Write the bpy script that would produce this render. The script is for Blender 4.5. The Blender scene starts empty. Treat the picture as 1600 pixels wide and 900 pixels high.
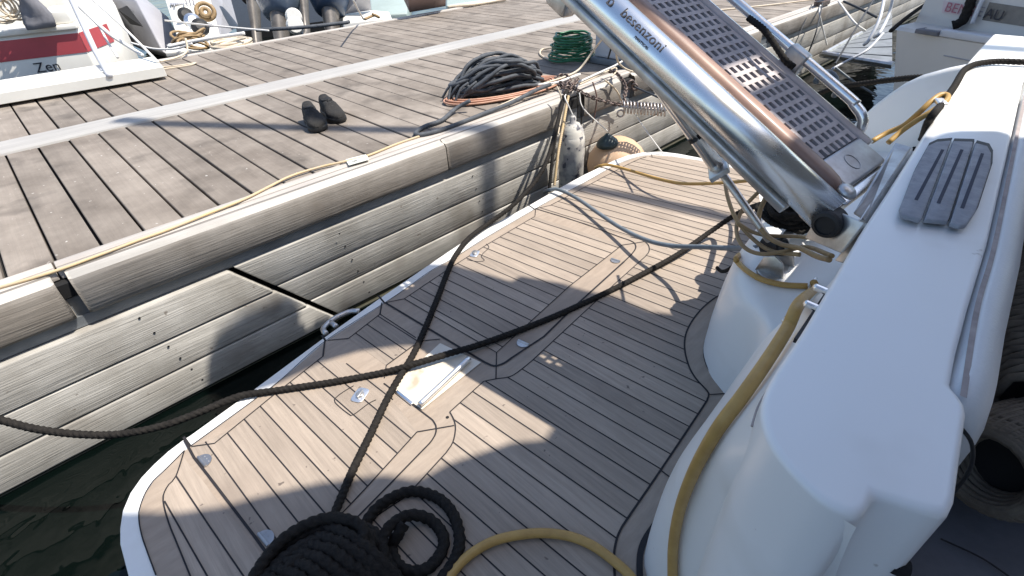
import bpy, bmesh, math, random
import numpy as np
from mathutils import Vector, Matrix
random.seed(7)
S = bpy.context.scene
COL = S.collection
PI = math.pi
R_ = math.radians

# ------------------------------------------------------------------ camera
CZ = 1.75                                   # camera height above the water, metres
V1 = np.array([1830., -183.]); V2 = np.array([-150., -91.]); CC = np.array([800., 450.])
F = math.sqrt(-np.dot(V1 - CC, V2 - CC))
def _r(x, y): return np.array([x - CC[0], y - CC[1], F])
d1 = _r(*V1); d1 /= np.linalg.norm(d1)
d2 = _r(*V2); d2 /= np.linalg.norm(d2)
dn = np.cross(d1, d2)
if dn[1] < 0: dn = -dn
dn /= np.linalg.norm(dn)
RM = np.array([d1, d2, -dn])               # camera axes (right, down, forward) -> world
cam = bpy.data.objects.new('camera', bpy.data.cameras.new('camera'))
COL.objects.link(cam); S.camera = cam
cr, cd, cf = RM[:, 0], RM[:, 1], RM[:, 2]
cam.matrix_world = Matrix(((cr[0], -cd[0], -cf[0], 0), (cr[1], -cd[1], -cf[1], 0),
                           (cr[2], -cd[2], -cf[2], CZ), (0, 0, 0, 1)))
cam.data.sensor_width = 36; cam.data.lens = 36 * F / 1600
cam.data.clip_start = 0.02; cam.data.clip_end = 3000

# ------------------------------------------------------------------ light
SUN_AZ, SUN_EL = -42.0, 62.0               # azimuth from +X, elevation
w = bpy.data.worlds.new('World'); S.world = w; w.use_nodes = True
nt = w.node_tree; bg = nt.nodes['Background']
sky = nt.nodes.new('ShaderNodeTexSky'); sky.sky_type = 'NISHITA'; sky.sun_disc = False
sky.sun_elevation = R_(SUN_EL); sky.sun_rotation = R_(90 - SUN_AZ)
sky.air_density = 1.0; sky.dust_density = 1.2; sky.ozone_density = 1.2
nt.links.new(sky.outputs[0], bg.inputs[0]); bg.inputs[1].default_value = 0.15
sun = bpy.data.objects.new('sun', bpy.data.lights.new('sun', 'SUN')); COL.objects.link(sun)
sun.data.energy = 5.0; sun.data.angle = R_(0.53); sun.data.color = (1, .94, .85)
_a, _e = R_(SUN_AZ), R_(SUN_EL)
SV = Vector((math.cos(_a) * math.cos(_e), math.sin(_a) * math.cos(_e), math.sin(_e)))
sun.rotation_euler = SV.to_track_quat('Z', 'Y').to_euler()
S.view_settings.view_transform = 'Standard'; S.view_settings.look = 'None'
S.view_settings.exposure = 0.5; S.view_settings.gamma = 1; S.view_settings.use_curve_mapping = False
S.render.engine = 'CYCLES'

# ------------------------------------------------------------------ pixel -> place on a real plane
def at(x, y, h):                            # on the level h metres below the camera
    r = RM @ _r(x, y); k = h / -r[2]; p = r * k
    return Vector((p[0], p[1], CZ + p[2]))
def onY(x, y, Y):
    r = RM @ _r(x, y); p = r * (Y / r[1]); return Vector((p[0], p[1], CZ + p[2]))
def onX(x, y, X):
    r = RM @ _r(x, y); p = r * (X / r[0]); return Vector((p[0], p[1], CZ + p[2]))
def onP(x, y, P0, N):
    r = Vector(RM @ _r(x, y)); c = Vector((0, 0, CZ))
    k = (P0 - c).dot(N) / r.dot(N); return c + r * k
def V(x, y, h): return Vector((x, y, CZ - h))

# ------------------------------------------------------------------ materials
def mat(name, col, rough=.6, metal=0., bump=0., bscale=40., var=0., vscale=3., stretch=(1, 1, 1), spec=.5,
        col2=None, coat=0., grain=None, emit=None, noise_detail=6, speck=None):
    m = bpy.data.materials.new(name); m.use_nodes = True
    t = m.node_tree; n = t.nodes; l = t.links; b = n['Principled BSDF']
    b.inputs['Roughness'].default_value = rough; b.inputs['Metallic'].default_value = metal
    b.inputs['Specular IOR Level'].default_value = spec
    b.inputs['Base Color'].default_value = (*col, 1)
    if coat: b.inputs['Coat Weight'].default_value = coat; b.inputs['Coat Roughness'].default_value = .15
    tc = n.new('ShaderNodeTexCoord'); mp = n.new('ShaderNodeMapping'); mp.inputs['Scale'].default_value = stretch
    l.new(tc.outputs['Object'], mp.inputs[0])
    out = None
    if var or col2:
        ns = n.new('ShaderNodeTexNoise'); ns.inputs['Scale'].default_value = vscale
        ns.inputs['Detail'].default_value = noise_detail; ns.inputs['Roughness'].default_value = .62
        l.new(mp.outputs[0], ns.inputs['Vector'])
        c2 = col2 if col2 else tuple(c * (1 - var) for c in col)
        mr = n.new('ShaderNodeMapRange'); mr.inputs['From Min'].default_value = .32; mr.inputs['From Max'].default_value = .68
        l.new(ns.outputs['Fac'], mr.inputs['Value'])
        mx = n.new('ShaderNodeMix'); mx.data_type = 'RGBA'
        mx.inputs['A'].default_value = (*col, 1); mx.inputs['B'].default_value = (*c2, 1)
        l.new(mr.outputs[0], mx.inputs['Factor']); out = mx.outputs['Result']
        rr = n.new('ShaderNodeMapRange'); rr.inputs['To Min'].default_value = max(.03, rough - .12); rr.inputs['To Max'].default_value = min(1, rough + .12)
        l.new(ns.outputs['Fac'], rr.inputs['Value']); l.new(rr.outputs[0], b.inputs['Roughness'])
    if grain:                                # (scale vector, strength): fibres along the long axis
        g = n.new('ShaderNodeTexNoise'); g.inputs['Scale'].default_value = 1; g.inputs['Detail'].default_value = 8
        g.inputs['Roughness'].default_value = .7
        gm = n.new('ShaderNodeMapping'); gm.inputs['Scale'].default_value = grain[0]
        l.new(tc.outputs['Object'], gm.inputs[0]); l.new(gm.outputs[0], g.inputs['Vector'])
        gr = n.new('ShaderNodeMapRange'); gr.inputs['From Min'].default_value = .3; gr.inputs['From Max'].default_value = .7
        gr.inputs['To Min'].default_value = 1 - grain[1]; gr.inputs['To Max'].default_value = 1 + grain[1] * .5
        l.new(g.outputs['Fac'], gr.inputs['Value'])
        mu = n.new('ShaderNodeMix'); mu.data_type = 'RGBA'; mu.blend_type = 'MULTIPLY'; mu.inputs['Factor'].default_value = 1
        if out is None: mu.inputs['A'].default_value = (*col, 1)
        else: l.new(out, mu.inputs['A'])
        l.new(gr.outputs[0], mu.inputs['B']); out = mu.outputs['Result']
    for speck in ([] if not speck else speck if isinstance(speck, list) else [speck]):   # (colour, scale, threshold, softness)
        vn = n.new('ShaderNodeTexNoise'); vn.inputs['Scale'].default_value = speck[1]; vn.inputs['Detail'].default_value = 3
        l.new(tc.outputs['Object'], vn.inputs['Vector'])
        vr = n.new('ShaderNodeMapRange'); vr.inputs['From Min'].default_value = speck[2]; vr.inputs['From Max'].default_value = speck[2] + (speck[3] if len(speck) > 3 else .06)
        l.new(vn.outputs['Fac'], vr.inputs['Value'])
        mu = n.new('ShaderNodeMix'); mu.data_type = 'RGBA'
        if out is None: mu.inputs['A'].default_value = (*col, 1)
        else: l.new(out, mu.inputs['A'])
        mu.inputs['B'].default_value = (*speck[0], 1); l.new(vr.outputs[0], mu.inputs['Factor']); out = mu.outputs['Result']
    m['_t'] = 1
    if bump:
        bn = n.new('ShaderNodeTexNoise'); bn.inputs['Scale'].default_value = bscale; bn.inputs['Detail'].default_value = 5
        if grain: l.new(gm.outputs[0], bn.inputs['Vector']); bn.inputs['Scale'].default_value = 1.5
        else: l.new(mp.outputs[0], bn.inputs['Vector'])
        bp = n.new('ShaderNodeBump'); bp.inputs['Strength'].default_value = bump; bp.inputs['Distance'].default_value = .004
        l.new(bn.outputs['Fac'], bp.inputs['Height']); l.new(bp.outputs[0], b.inputs['Normal'])
    if out is not None: l.new(out, b.inputs['Base Color'])
    if emit: b.inputs['Emission Color'].default_value = (*emit, 1); b.inputs['Emission Strength'].default_value = 1
    return m

def tint_by_attr(m, attr='tone', lo=.78, hi=1.16):   # each board its own wood tone
    t = m.node_tree; n = t.nodes; l = t.links; b = n['Principled BSDF']
    a = n.new('ShaderNodeAttribute'); a.attribute_name = attr
    r = n.new('ShaderNodeMapRange'); r.inputs['To Min'].default_value = lo; r.inputs['To Max'].default_value = hi
    l.new(a.outputs['Fac'], r.inputs['Value'])
    mu = n.new('ShaderNodeMix'); mu.data_type = 'RGBA'; mu.blend_type = 'MULTIPLY'; mu.inputs['Factor'].default_value = 1
    src = b.inputs['Base Color'].links
    if src: l.new(src[0].from_socket, mu.inputs['A'])
    else: mu.inputs['A'].default_value = b.inputs['Base Color'].default_value
    l.new(r.outputs[0], mu.inputs['B']); l.new(mu.outputs['Result'], b.inputs['Base Color'])
    return m

M = {}
M['deck'] = tint_by_attr(mat('weathered_deck_wood', (.29, .25, .21), .8, bump=.4, vscale=3.2, col2=(.165, .138, .113),
                grain=((45, 1.8, 10), .12), speck=[((.105, .088, .072), 4.5, .56, .2), ((.5, .47, .43), 40, .7, .05)]), lo=.86, hi=1.1)
M['fascia'] = tint_by_attr(mat('grey_fascia_wood', (.5, .48, .44), .8, bump=.7, vscale=2.6, col2=(.31, .29, .255),
                  grain=((3.4, 95, 110), .3), speck=[((.24, .22, .19), 3.2, .57, .16), ((.18, .155, .13), 24, .715, .05)]), lo=.88, hi=1.1)
M['rail'] = mat('rub_rail_wood', (.3, .275, .245), .75, bump=.6, vscale=2.2, col2=(.16, .14, .118), grain=((3.2, 85, 95), .32), speck=[((.15, .125, .1), 2.6, .58, .18), ((.1, .085, .07), 17, .7, .04)])
M['raillit'] = mat('worn_sunlit_rail_edge', (.54, .515, .47), .6, bump=.3, vscale=2, col2=(.4, .375, .34), grain=((1.2, 40, 34), .2))  # worn edge, paled further to paint in the sun highlight on the rounding
M['railtop'] = mat('edge_strip_wood', (.56, .52, .47), .7, bump=.3, vscale=1.6, col2=(.44, .4, .36), grain=((1.5, 60, 30), .2))
M['alu'] = mat('weathered_cover_strip', (.43, .415, .385), .55, .0, bump=.12, vscale=1.5, col2=(.36, .345, .325), grain=((.8, 60, 10), .25))
M['steelbeam'] = mat('galvanised_beam', (.25, .27, .29), .6, .4, vscale=5, var=.35)
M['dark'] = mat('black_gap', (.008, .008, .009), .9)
M['moss'] = mat('mossy_wet_wood', (.06, .055, .032), .55, bump=.5, vscale=9, col2=(.03, .032, .02))
M['teak'] = tint_by_attr(mat('grey_teak', (.385, .315, .252), .72, bump=.25, vscale=2.3, col2=(.335, .272, .215),
                grain=((75, 3.2, 10), .24), speck=[((.24, .19, .15), 3.1, .56, .3), ((.14, .11, .09), 38, .71, .05)]), lo=.86, hi=1.1)
M['teakx'] = mat('grey_teak_margin', (.37, .302, .24), .72, bump=.22, vscale=3, col2=(.33, .26, .2), grain=((9, 40, 10), .18), speck=((.24, .19, .15), 3.4, .55, .3))
M['caulk'] = mat('black_caulking', (.016, .014, .016), .75)
M['gel'] = mat('white_gelcoat', (.86, .85, .83), .36, vscale=1.6, col2=(.82, .81, .785), coat=.2, noise_detail=3, speck=[((.5, .47, .43), 34, .735, .06), ((.74, .72, .68), 5, .56, .22)])
M['gelrim'] = mat('white_gelcoat_rim', (.82, .81, .78), .35, vscale=5, col2=(.74, .72, .67))
M['vinyl'] = mat('white_vinyl', (.68, .69, .69), .45, bump=.15, bscale=220, vscale=6, col2=(.62, .63, .63))
M['grime'] = mat('salt_stain', (.42, .36, .34), .8, vscale=20, var=.4)
M['chrome'] = mat('polished_steel', (.95, .95, .94), .27, 1., bump=.03, bscale=60, vscale=9, col2=(.8, .79, .77), stretch=(1, .25, 1))
M['satin'] = mat('satin_steel', (.92, .91, .9), .34, .9, bump=.05, vscale=12, var=.12)
M['steel'] = mat('stained_steel', (.68, .67, .66), .36, .85, bump=.1, bscale=70, vscale=14, col2=(.42, .4, .37))
M['plate'] = mat('scuffed_plate', (.5, .5, .5), .42, .9, bump=.1, vscale=18, col2=(.36, .34, .33))
M['wood'] = mat('varnished_wood', (.4, .25, .18), .5, vscale=6, col2=(.27, .165, .13), coat=.15, bump=.1, grain=((60, 4, 10), .25))
M['grate'] = mat('grey_plastic_grating', (.5, .445, .435), .6, vscale=14, col2=(.38, .335, .32), bump=.1)
M['rubber'] = mat('black_rubber', (.014, .014, .015), .55, bump=.15, vscale=20, var=.4)
M['pad'] = mat('grey_step_pad', (.34, .35, .38), .8, bump=.4, bscale=120, vscale=30, col2=(.24, .25, .275))
M['padslot'] = mat('dark_pad_slot', (.03, .035, .06), .8)
M['brope'] = mat('black_laid_rope', (.011, .0095, .0085), .8, bump=.6, bscale=260, vscale=60, col2=(.026, .023, .02), spec=.2)
M['bropefade'] = mat('sun_faded_black_rope', (.07, .065, .068), .85, bump=.5, bscale=300, vscale=60, col2=(.035, .033, .034))
M['hosey'] = mat('yellow_ochre_hose', (.5, .31, .095), .42, vscale=25, col2=(.41, .245, .075), spec=.4)
M['hosed'] = mat('tan_grubby_hose', (.36, .245, .12), .5, vscale=25, col2=(.25, .17, .09), spec=.4)
M['hoseg'] = mat('blue_grey_hose', (.17, .2, .225), .45, vscale=20, var=.3, spec=.4)
M['hosegr'] = mat('green_hose', (.02, .16, .07), .35, vscale=20, var=.35)
M['cream'] = mat('cream_hose', (.66, .56, .42), .5, vscale=20, var=.2)
M['dkgrey'] = mat('slate_rope', (.085, .095, .108), .75, bump=.4, bscale=200, vscale=30, col2=(.05, .056, .066))
M['orange'] = mat('salmon_cable', (.55, .3, .2), .5, vscale=20, var=.3)
M['brown'] = mat('brown_cable', (.16, .09, .07), .6)
M['white'] = mat('white_line', (.72, .7, .66), .7, bump=.3, bscale=200)
M['yline'] = mat('yellow_line', (.55, .4, .2), .6, vscale=14, col2=(.5, .4, .28))
M['navy'] = mat('dark_line', (.03, .035, .045), .7)
M['rust'] = mat('rusty_chain', (.2, .165, .15), .55, .7, bump=.4, bscale=120, vscale=40, col2=(.09, .06, .05))
M['galv'] = mat('galvanised_spring', (.5, .48, .46), .4, .85, bump=.2, bscale=100, vscale=30, col2=(.3, .24, .22))
M['fender'] = mat('chalky_fender_vinyl', (.62, .59, .52), .55, bump=.2, vscale=10, col2=(.5, .48, .44), speck=[((.3, .29, .29), 11, .5, .1), ((.08, .08, .1), 22, .6, .05)])
M['peach'] = mat('faded_orange_buoy', (.6, .41, .27), .55, vscale=10, col2=(.6, .4, .24), bump=.1, speck=((.75, .6, .42), 38, .66))
M['teal'] = mat('dark_teal_vinyl', (.035, .06, .065), .45, vscale=14, var=.4)
M['cabinet'] = mat('pale_grey_cabinet', (.6, .61, .64), .42, vscale=4, col2=(.54, .55, .58))
M['shoe'] = mat('black_suede', (.01, .0095, .009), .9, bump=.8, bscale=120, vscale=30, col2=(.026, .024, .022))
M['sole'] = mat('black_sole', (.012, .012, .012), .6)
M['label'] = mat('paper_tag', (.7, .7, .62), .6)
M['woven'] = mat('woven_rattan', (.17, .14, .105), .9, bump=.6, bscale=90, vscale=30, col2=(.09, .072, .055))
M['bwhite'] = mat('boat_white_paint', (.78, .76, .7), .4, vscale=3, col2=(.7, .68, .62))
M['bred'] = mat('faded_red_stripe', (.5, .075, .09), .45, vscale=4, col2=(.42, .07, .08))
M['bgrey'] = mat('grey_hull', (.36, .36, .385), .5, vscale=2, col2=(.3, .3, .33))
M['bbeige'] = mat('warm_white_hull', (.62, .59, .55), .4, vscale=2.5, col2=(.57, .545, .51))
M['bblue'] = mat('dark_blue_hull', (.045, .075, .13), .35, vscale=3, var=.4)
M['outb'] = mat('outboard_cowling', (.13, .17, .23), .3, coat=.4, vscale=6, var=.3)
M['bronze'] = mat('bronzed_drive', (.2, .18, .16), .45, .3, vscale=10, var=.4)
M['bgreen'] = mat('pale_green_hull', (.36, .43, .4), .45, vscale=3, var=.15)
M['bbrown'] = mat('brown_box', (.3, .22, .2), .6, vscale=6, var=.2)
M['canvas'] = mat('grey_canvas', (.2, .2, .22), .9, vscale=8, var=.3, bump=.3)
M['wellcream'] = mat('cream_well_moulding', (.72, .65, .54), .4, vscale=7, col2=(.62, .55, .45), speck=((.45, .37, .27), 9, .64, .1))
M['redband'] = mat('faded_pink_band', (.6, .5, .5), .5)
M['ink'] = mat('dark_lettering', (.03, .03, .04), .6)
M['redink'] = mat('faded_red_lettering', (.38, .14, .18), .6)
M['shadecloth'] = mat('cream_shade_cloth', (.6, .57, .5), .9)  # cloth of the added, unseen shade blockers

def water_mat():
    m = mat('dark_green_harbour_water', (.0015, .0035, .003), .04, spec=.5)
    t = m.node_tree; n = t.nodes; l = t.links; b = n['Principled BSDF']
    b.inputs['IOR'].default_value = 1.33
    tc = n.new('ShaderNodeTexCoord')
    n1 = n.new('ShaderNodeTexNoise'); n1.inputs['Scale'].default_value = 1.7; n1.inputs['Detail'].default_value = 3; n1.inputs['Distortion'].default_value = .7
    n2 = n.new('ShaderNodeTexNoise'); n2.inputs['Scale'].default_value = 8; n2.inputs['Detail'].default_value = 2
    l.new(tc.outputs['Object'], n1.inputs[0]); l.new(tc.outputs['Object'], n2.inputs[0])
    ad = n.new('ShaderNodeMath'); ad.operation = 'MULTIPLY_ADD'; ad.inputs[1].default_value = .12
    l.new(n2.outputs['Fac'], ad.inputs[0]); l.new(n1.outputs['Fac'], ad.inputs[2])
    bp = n.new('ShaderNodeBump'); bp.inputs['Strength'].default_value = .5; bp.inputs['Distance'].default_value = .045
    l.new(ad.outputs[0], bp.inputs['Height']); l.new(bp.outputs[0], b.inputs['Normal'])
    return m
M['water'] = water_mat()

# ------------------------------------------------------------------ mesh helpers
class MB:
    def __init__(s): s.v = []; s.f = []; s.mi = []; s.tone = []
    def add(s, vs, fs, mi=0, tone=.5):
        o = len(s.v); s.v += [tuple(v) for v in vs]; s.tone += [tone] * len(vs)
        for f in fs: s.f.append([i + o for i in f]); s.mi.append(mi)
        return s
    def box(s, x0, x1, y0, y1, z0, z1, mi=0, tone=.5):
        vs = [(x0, y0, z0), (x1, y0, z0), (x1, y1, z0), (x0, y1, z0), (x0, y0, z1), (x1, y0, z1), (x1, y1, z1), (x0, y1, z1)]
        return s.add(vs, [(3, 2, 1, 0), (4, 5, 6, 7), (0, 1, 5, 4), (1, 2, 6, 5), (2, 3, 7, 6), (3, 0, 4, 7)], mi, tone)
    def obox(s, c, ax, ay, az, hx, hy, hz, mi=0):       # box with its own axes
        c = Vector(c); vs = []
        for k in (-1, 1):
            for (i, j) in ((-1, -1), (1, -1), (1, 1), (-1, 1)): vs.append(c + ax * hx * i + ay * hy * j + az * hz * k)
        return s.add(vs, [(3, 2, 1, 0), (4, 5, 6, 7), (0, 1, 5, 4), (1, 2, 6, 5), (2, 3, 7, 6), (3, 0, 4, 7)], mi)
    def prism(s, poly, z0, z1, mi=0):                    # poly: list of (x, y)
        n = len(poly)
        ar = sum(poly[i][0] * poly[(i + 1) % n][1] - poly[(i + 1) % n][0] * poly[i][1] for i in range(n))
        if ar < 0: poly = poly[::-1]
        vs = [(p[0], p[1], z0) for p in poly] + [(p[0], p[1], z1) for p in poly]
        fs = [tuple(range(n))[::-1], tuple(range(n, 2 * n))] + [(i, (i + 1) % n, n + (i + 1) % n, n + i) for i in range(n)]
        return s.add(vs, fs, mi)
    def plate(s, pts, thick, mi=0):                      # flat polygon in space with a thickness
        pts = [Vector(p) for p in pts]; n = Vector((0, 0, 0))
        for i in range(len(pts)): n += pts[i].cross(pts[(i + 1) % len(pts)])
        n.normalize(); k = len(pts)
        vs = pts + [p - n * thick for p in pts]
        fs = [tuple(range(k)), tuple(range(k, 2 * k))[::-1]] + [((i + 1) % k, i, k + i, k + (i + 1) % k) for i in range(k)]
        return s.add(vs, fs, mi)
    def grid(s, rows, mi=0, close=False, flip=False):
        nr, nc = len(rows), len(rows[0]); vs = [p for r in rows for p in r]; fs = []
        for i in range(nr - 1):
            for j in range(nc if close else nc - 1):
                a, b_, c, d = i * nc + j, i * nc + (j + 1) % nc, (i + 1) * nc + (j + 1) % nc, (i + 1) * nc + j
                fs.append((d, c, b_, a) if flip else (a, b_, c, d))
        return s.add(vs, fs, mi)
    def tube(s, pts, r, seg=10, mi=0, smooth=True, step=None, twist=0., amp=0., strands=3, taper=None, closed=False, sy=1.):
        pts = [Vector(p) for p in pts]
        P = spline(pts, step or max(r * 1.2, .006), closed) if smooth else pts
        n = len(P)
        T = []
        for i in range(n):
            a = P[(i + 1) % n] if closed else P[min(i + 1, n - 1)]; b_ = P[i - 1] if (closed or i) else P[0]
            t = a - b_; T.append(t.normalized() if t.length > 1e-9 else Vector((1, 0, 0)))
        up = Vector((0, 0, 1)) if abs(T[0].z) < .9 else Vector((1, 0, 0))
        N = (up - T[0] * up.dot(T[0])).normalized(); rows = []; L = 0
        for i in range(n):
            if i:
                L += (P[i] - P[i - 1]).length
                N = (N - T[i] * N.dot(T[i]))
                N = N.normalized() if N.length > 1e-6 else T[i].orthogonal().normalized()
            B = T[i].cross(N); rr = r * (taper(i / (n - 1)) if taper else 1); row = []
            for k in range(seg):
                a = 2 * PI * k / seg
                q = rr
                if amp: q = rr * (1 + amp * (abs(math.cos(strands * .5 * (a - twist * L))) ** .8 - .6))
                row.append(P[i] + (N * math.cos(a) + B * math.sin(a) * sy) * q)
            rows.append(row)
        if closed: rows.append(rows[0])
        s.grid(rows, mi, close=True, flip=True)
        if not closed:
            o = len(s.v) - n * seg; e = len(s.v) - seg
            s.f.append([o + k for k in range(seg)]); s.mi.append(mi)
            s.f.append([e + k for k in range(seg)][::-1]); s.mi.append(mi)
        return s
    def rope(s, pts, r, mi=0, step=None, closed=False):
        return s.tube(pts, r, seg=12, mi=mi, step=step or r * .3, twist=2 * PI / (r * 4.8), amp=.42, closed=closed)
    def lathe(s, c, ax, prof, seg=24, mi=0):             # prof: (distance along ax, radius)
        ax = Vector(ax).normalized(); u = ax.orthogonal().normalized(); v = ax.cross(u); c = Vector(c); rows = []
        for (t, r) in prof: rows.append([c + ax * t + (u * math.cos(2 * PI * k / seg) + v * math.sin(2 * PI * k / seg)) * r for k in range(seg)])
        s.grid(rows, mi, close=True)
        o = len(s.v) - len(prof) * seg; e = len(s.v) - seg
        s.f.append([o + k for k in range(seg)][::-1]); s.mi.append(mi)
        s.f.append([e + k for k in range(seg)]); s.mi.append(mi)
        return s
    def torus(s, c, ax, R, r, seg=20, sub=8, mi=0, stretch=1., u=None):
        ax = Vector(ax).normalized(); u = Vector(u).normalized() if u else ax.orthogonal().normalized(); v = ax.cross(u); c = Vector(c)
        pts = [c + u * math.cos(2 * PI * k / seg) * R * stretch + v * math.sin(2 * PI * k / seg) * R for k in range(seg)]
        return s.tube(pts, r, seg=sub, mi=mi, smooth=False, closed=True)
    def obj(s, name, m, parent=None, smooth=False, bevel=0., bseg=2, **kw):
        me = bpy.data.meshes.new(name); me.from_pydata(s.v, [], s.f)
        for x in (m if isinstance(m, (list, tuple)) else [m]): me.materials.append(x)
        me.polygons.foreach_set('material_index', s.mi)
        at_ = me.attributes.new('tone', 'FLOAT', 'POINT'); at_.data.foreach_set('value', s.tone)
        if smooth: me.polygons.foreach_set('use_smooth', [True] * len(me.polygons))
        me.validate(); me.update()
        o = bpy.data.objects.new(name, me); COL.objects.link(o)
        if parent is not None: o.parent = parent
        if bevel:
            b = o.modifiers.new('bevel', 'BEVEL'); b.width = bevel; b.segments = bseg; b.limit_method = 'ANGLE'; b.angle_limit = R_(40)
            if bseg > 1: me.polygons.foreach_set('use_smooth', [True] * len(me.polygons)); b.harden_normals = False
        for k, v in kw.items(): o[k] = v
        return o

def spline(P, step, closed=False):
    if len(P) < 3 and not closed:
        n = max(2, int((P[1] - P[0]).length / step) + 1); return [P[0].lerp(P[1], i / (n - 1)) for i in range(n)]
    out = []; n = len(P); rng = n if closed else n - 1
    for i in range(rng):
        p1, p2 = P[i], P[(i + 1) % n]
        p0 = P[i - 1] if (i or closed) else p1 * 2 - p2
        p3 = P[(i + 2) % n] if (closed or i + 2 < n) else p2 * 2 - p1
        k = max(2, int((p2 - p1).length / step))
        for j in range(k):
            t = j / k
            out.append(.5 * ((2 * p1) + (p2 - p0) * t + (2 * p0 - 5 * p1 + 4 * p2 - p3) * t * t + (3 * p1 - p0 - 3 * p2 + p3) * t ** 3))
    if not closed: out.append(P[-1])
    return out

def empty(name, loc=(0, 0, 0)):
    o = bpy.data.objects.new(name, None); COL.objects.link(o); o.empty_display_size = .1
    return o                                  # children are built in world space; the empty stays at the origin of the place
def tag(o, label, cat, group=None, kind=None):
    if label: o['label'] = label
    if cat: o['category'] = cat
    if group: o['group'] = group
    if kind: o['kind'] = kind
    return o
def base(o, loc):                             # move a thing's Empty to its base, leaving its parts where they are
    loc = Vector(loc); o.location = loc
    for c in o.children: c.matrix_parent_inverse = Matrix.Translation(-loc)
def text(name, body, size, org, ux, uy, m, parent=None, extrude=.0006, lift=.002, spacing=1.):
    cu = bpy.data.curves.new(name, 'FONT'); cu.body = body; cu.size = size; cu.extrude = extrude; cu.space_character = spacing
    o = bpy.data.objects.new(name, cu); COL.objects.link(o)
    bpy.context.view_layer.update()
    me = bpy.data.meshes.new_from_object(o.evaluated_get(bpy.context.evaluated_depsgraph_get()))
    bpy.data.objects.remove(o); bpy.data.curves.remove(cu)
    ux = Vector(ux).normalized(); uz = ux.cross(Vector(uy)).normalized(); uy = uz.cross(ux)
    mw = Matrix((( ux.x, uy.x, uz.x, 0), (ux.y, uy.y, uz.y, 0), (ux.z, uy.z, uz.z, 0), (0, 0, 0, 1)))
    me.transform(Matrix.Translation(Vector(org) + uz * lift) @ mw)
    me.materials.clear(); me.materials.append(m)
    q = bpy.data.objects.new(name, me); COL.objects.link(q)
    if parent is not None: q.parent = parent
    return q

# ================================================================== WATER
b = MB(); b.grid([[(x, y, 0) for x in (-400, -6, 0, 3, 6, 12, 400)] for y in (-400, -3, 0, 3, 6, 12, 400)])
b.obj('water', M['water'], kind='structure')
b = MB(); b.grid([[(x, y, -3) for x in (-400, 400)] for y in (-400, 400)])
b.obj('seabed', M['moss'], kind='structure')

# ================================================================== PONTOON
DK = CZ - 1.0                                # deck level
pon = tag(empty('wooden_pontoon'), 'long weathered timber pontoon with pale cover strip running behind the swim platform', 'pontoon')
X0, X1 = -3.0, 17.0
b = MB(); random.seed(3)
k = int((X0 - .0305) / .1523)
while .0305 + k * .1523 < X1:
    x = .0305 + k * .1523; g = .0045 + random.random() * .002
    for (ya, yb) in ((2.405, 4.06), (4.325, 6.0)):
        dz = random.uniform(-.002, .002); sk = random.uniform(-.0015, .0015)
        xa, xb = x + g + sk, x + .1523 - g + sk; t = random.random()
        yend = yb - random.uniform(0, .004)
        b.box(xa, xb, ya + random.uniform(0, .004), yend, DK - .03, DK + dz, tone=t)
    k += 1
b.obj('deck_boards', M['deck'], pon, bevel=.003, bseg=1)
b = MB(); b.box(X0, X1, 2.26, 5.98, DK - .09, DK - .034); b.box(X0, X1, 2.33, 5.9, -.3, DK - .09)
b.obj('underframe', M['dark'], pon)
b = MB()                                     # cover strip: low rounded ribbed profile
prof = [(4.045, -.004), (4.05, .009), (4.075, .014), (4.085, .011), (4.12, .015), (4.13, .012), (4.19, .017), (4.2, .013), (4.26, .015), (4.27, .011), (4.315, .011), (4.335, -.004)]
xs = [X0, -.168, -.166, X1]
b.grid([[(x, y, DK + z) for (y, z) in prof] for x in (X0, -.17)], flip=True)
b.grid([[(x, y, DK + z) for (y, z) in prof] for x in (-.16, X1)], flip=True)
b.obj('cover_strip', M['alu'], pon)
# timber edge: inner strip, grooves, rub rail in lengths
b = MB()
for (xa, xb) in ((X0, -.135), (-.128, 5.7), (5.71, X1)): b.box(xa, xb, 2.345, 2.398, DK - .03, DK + .004); b.box(xa, xb, 2.298, 2.34, DK - .03, DK + .002)
b.obj('edge_strip', M['railtop'], pon, bevel=.003)
joints = [(X0, -.155), (-.112, 1.64), (1.645, 2.66), (2.86, 3.28), (3.46, 5.62), (5.9, 9.2), (9.24, X1)]
for (xa, xb) in joints:
    b = MB(); rows = []
    for x in (xa, xa + .012, xb - .012, xb):
        e = .0 if xa + .001 < x < xb - .001 else .012
        rows.append([(x, y, DK + z) for (y, z) in ((2.293, -.02), (2.293, .004 - e * .4), (2.277 + e, .003 - e * .5), (2.257 + e, -.004 - e), (2.241 + e, -.016), (2.229 + e, -.034), (2.225 + e, -.15), (2.232 + e, -.165), (2.25, -.17), (2.28, -.17))])
    b.grid(rows)
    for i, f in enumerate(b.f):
        if (i % 9) in (2, 3): b.mi[i] = 1  # rounded edge takes the paler wood with the painted highlight
    n = len(rows[0]); o = 0
    b.f.append(list(range(n))); b.mi.append(0); b.f.append([3 * n + i for i in range(n)][::-1]); b.mi.append(0)
    b.obj('rub_rail', [M['rail'], M['raillit']], pon, smooth=True)
b = MB(); b.box(X0, X1, 2.275, 2.33, DK - .235, DK - .1); b.box(X0, X1, 2.262, 2.28, DK - .222, DK - .178)
b.obj('steel_beam', M['steelbeam'], pon)
b = MB(); random.seed(5)
qa, qb = onY(350, 421, 2.236), onY(528, 497, 2.236)      # the slanted end of the left-hand planking
def xcut(z): return qa.x + (qb.x - qa.x) * (z - qa.z) / (qb.z - qa.z)
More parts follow.
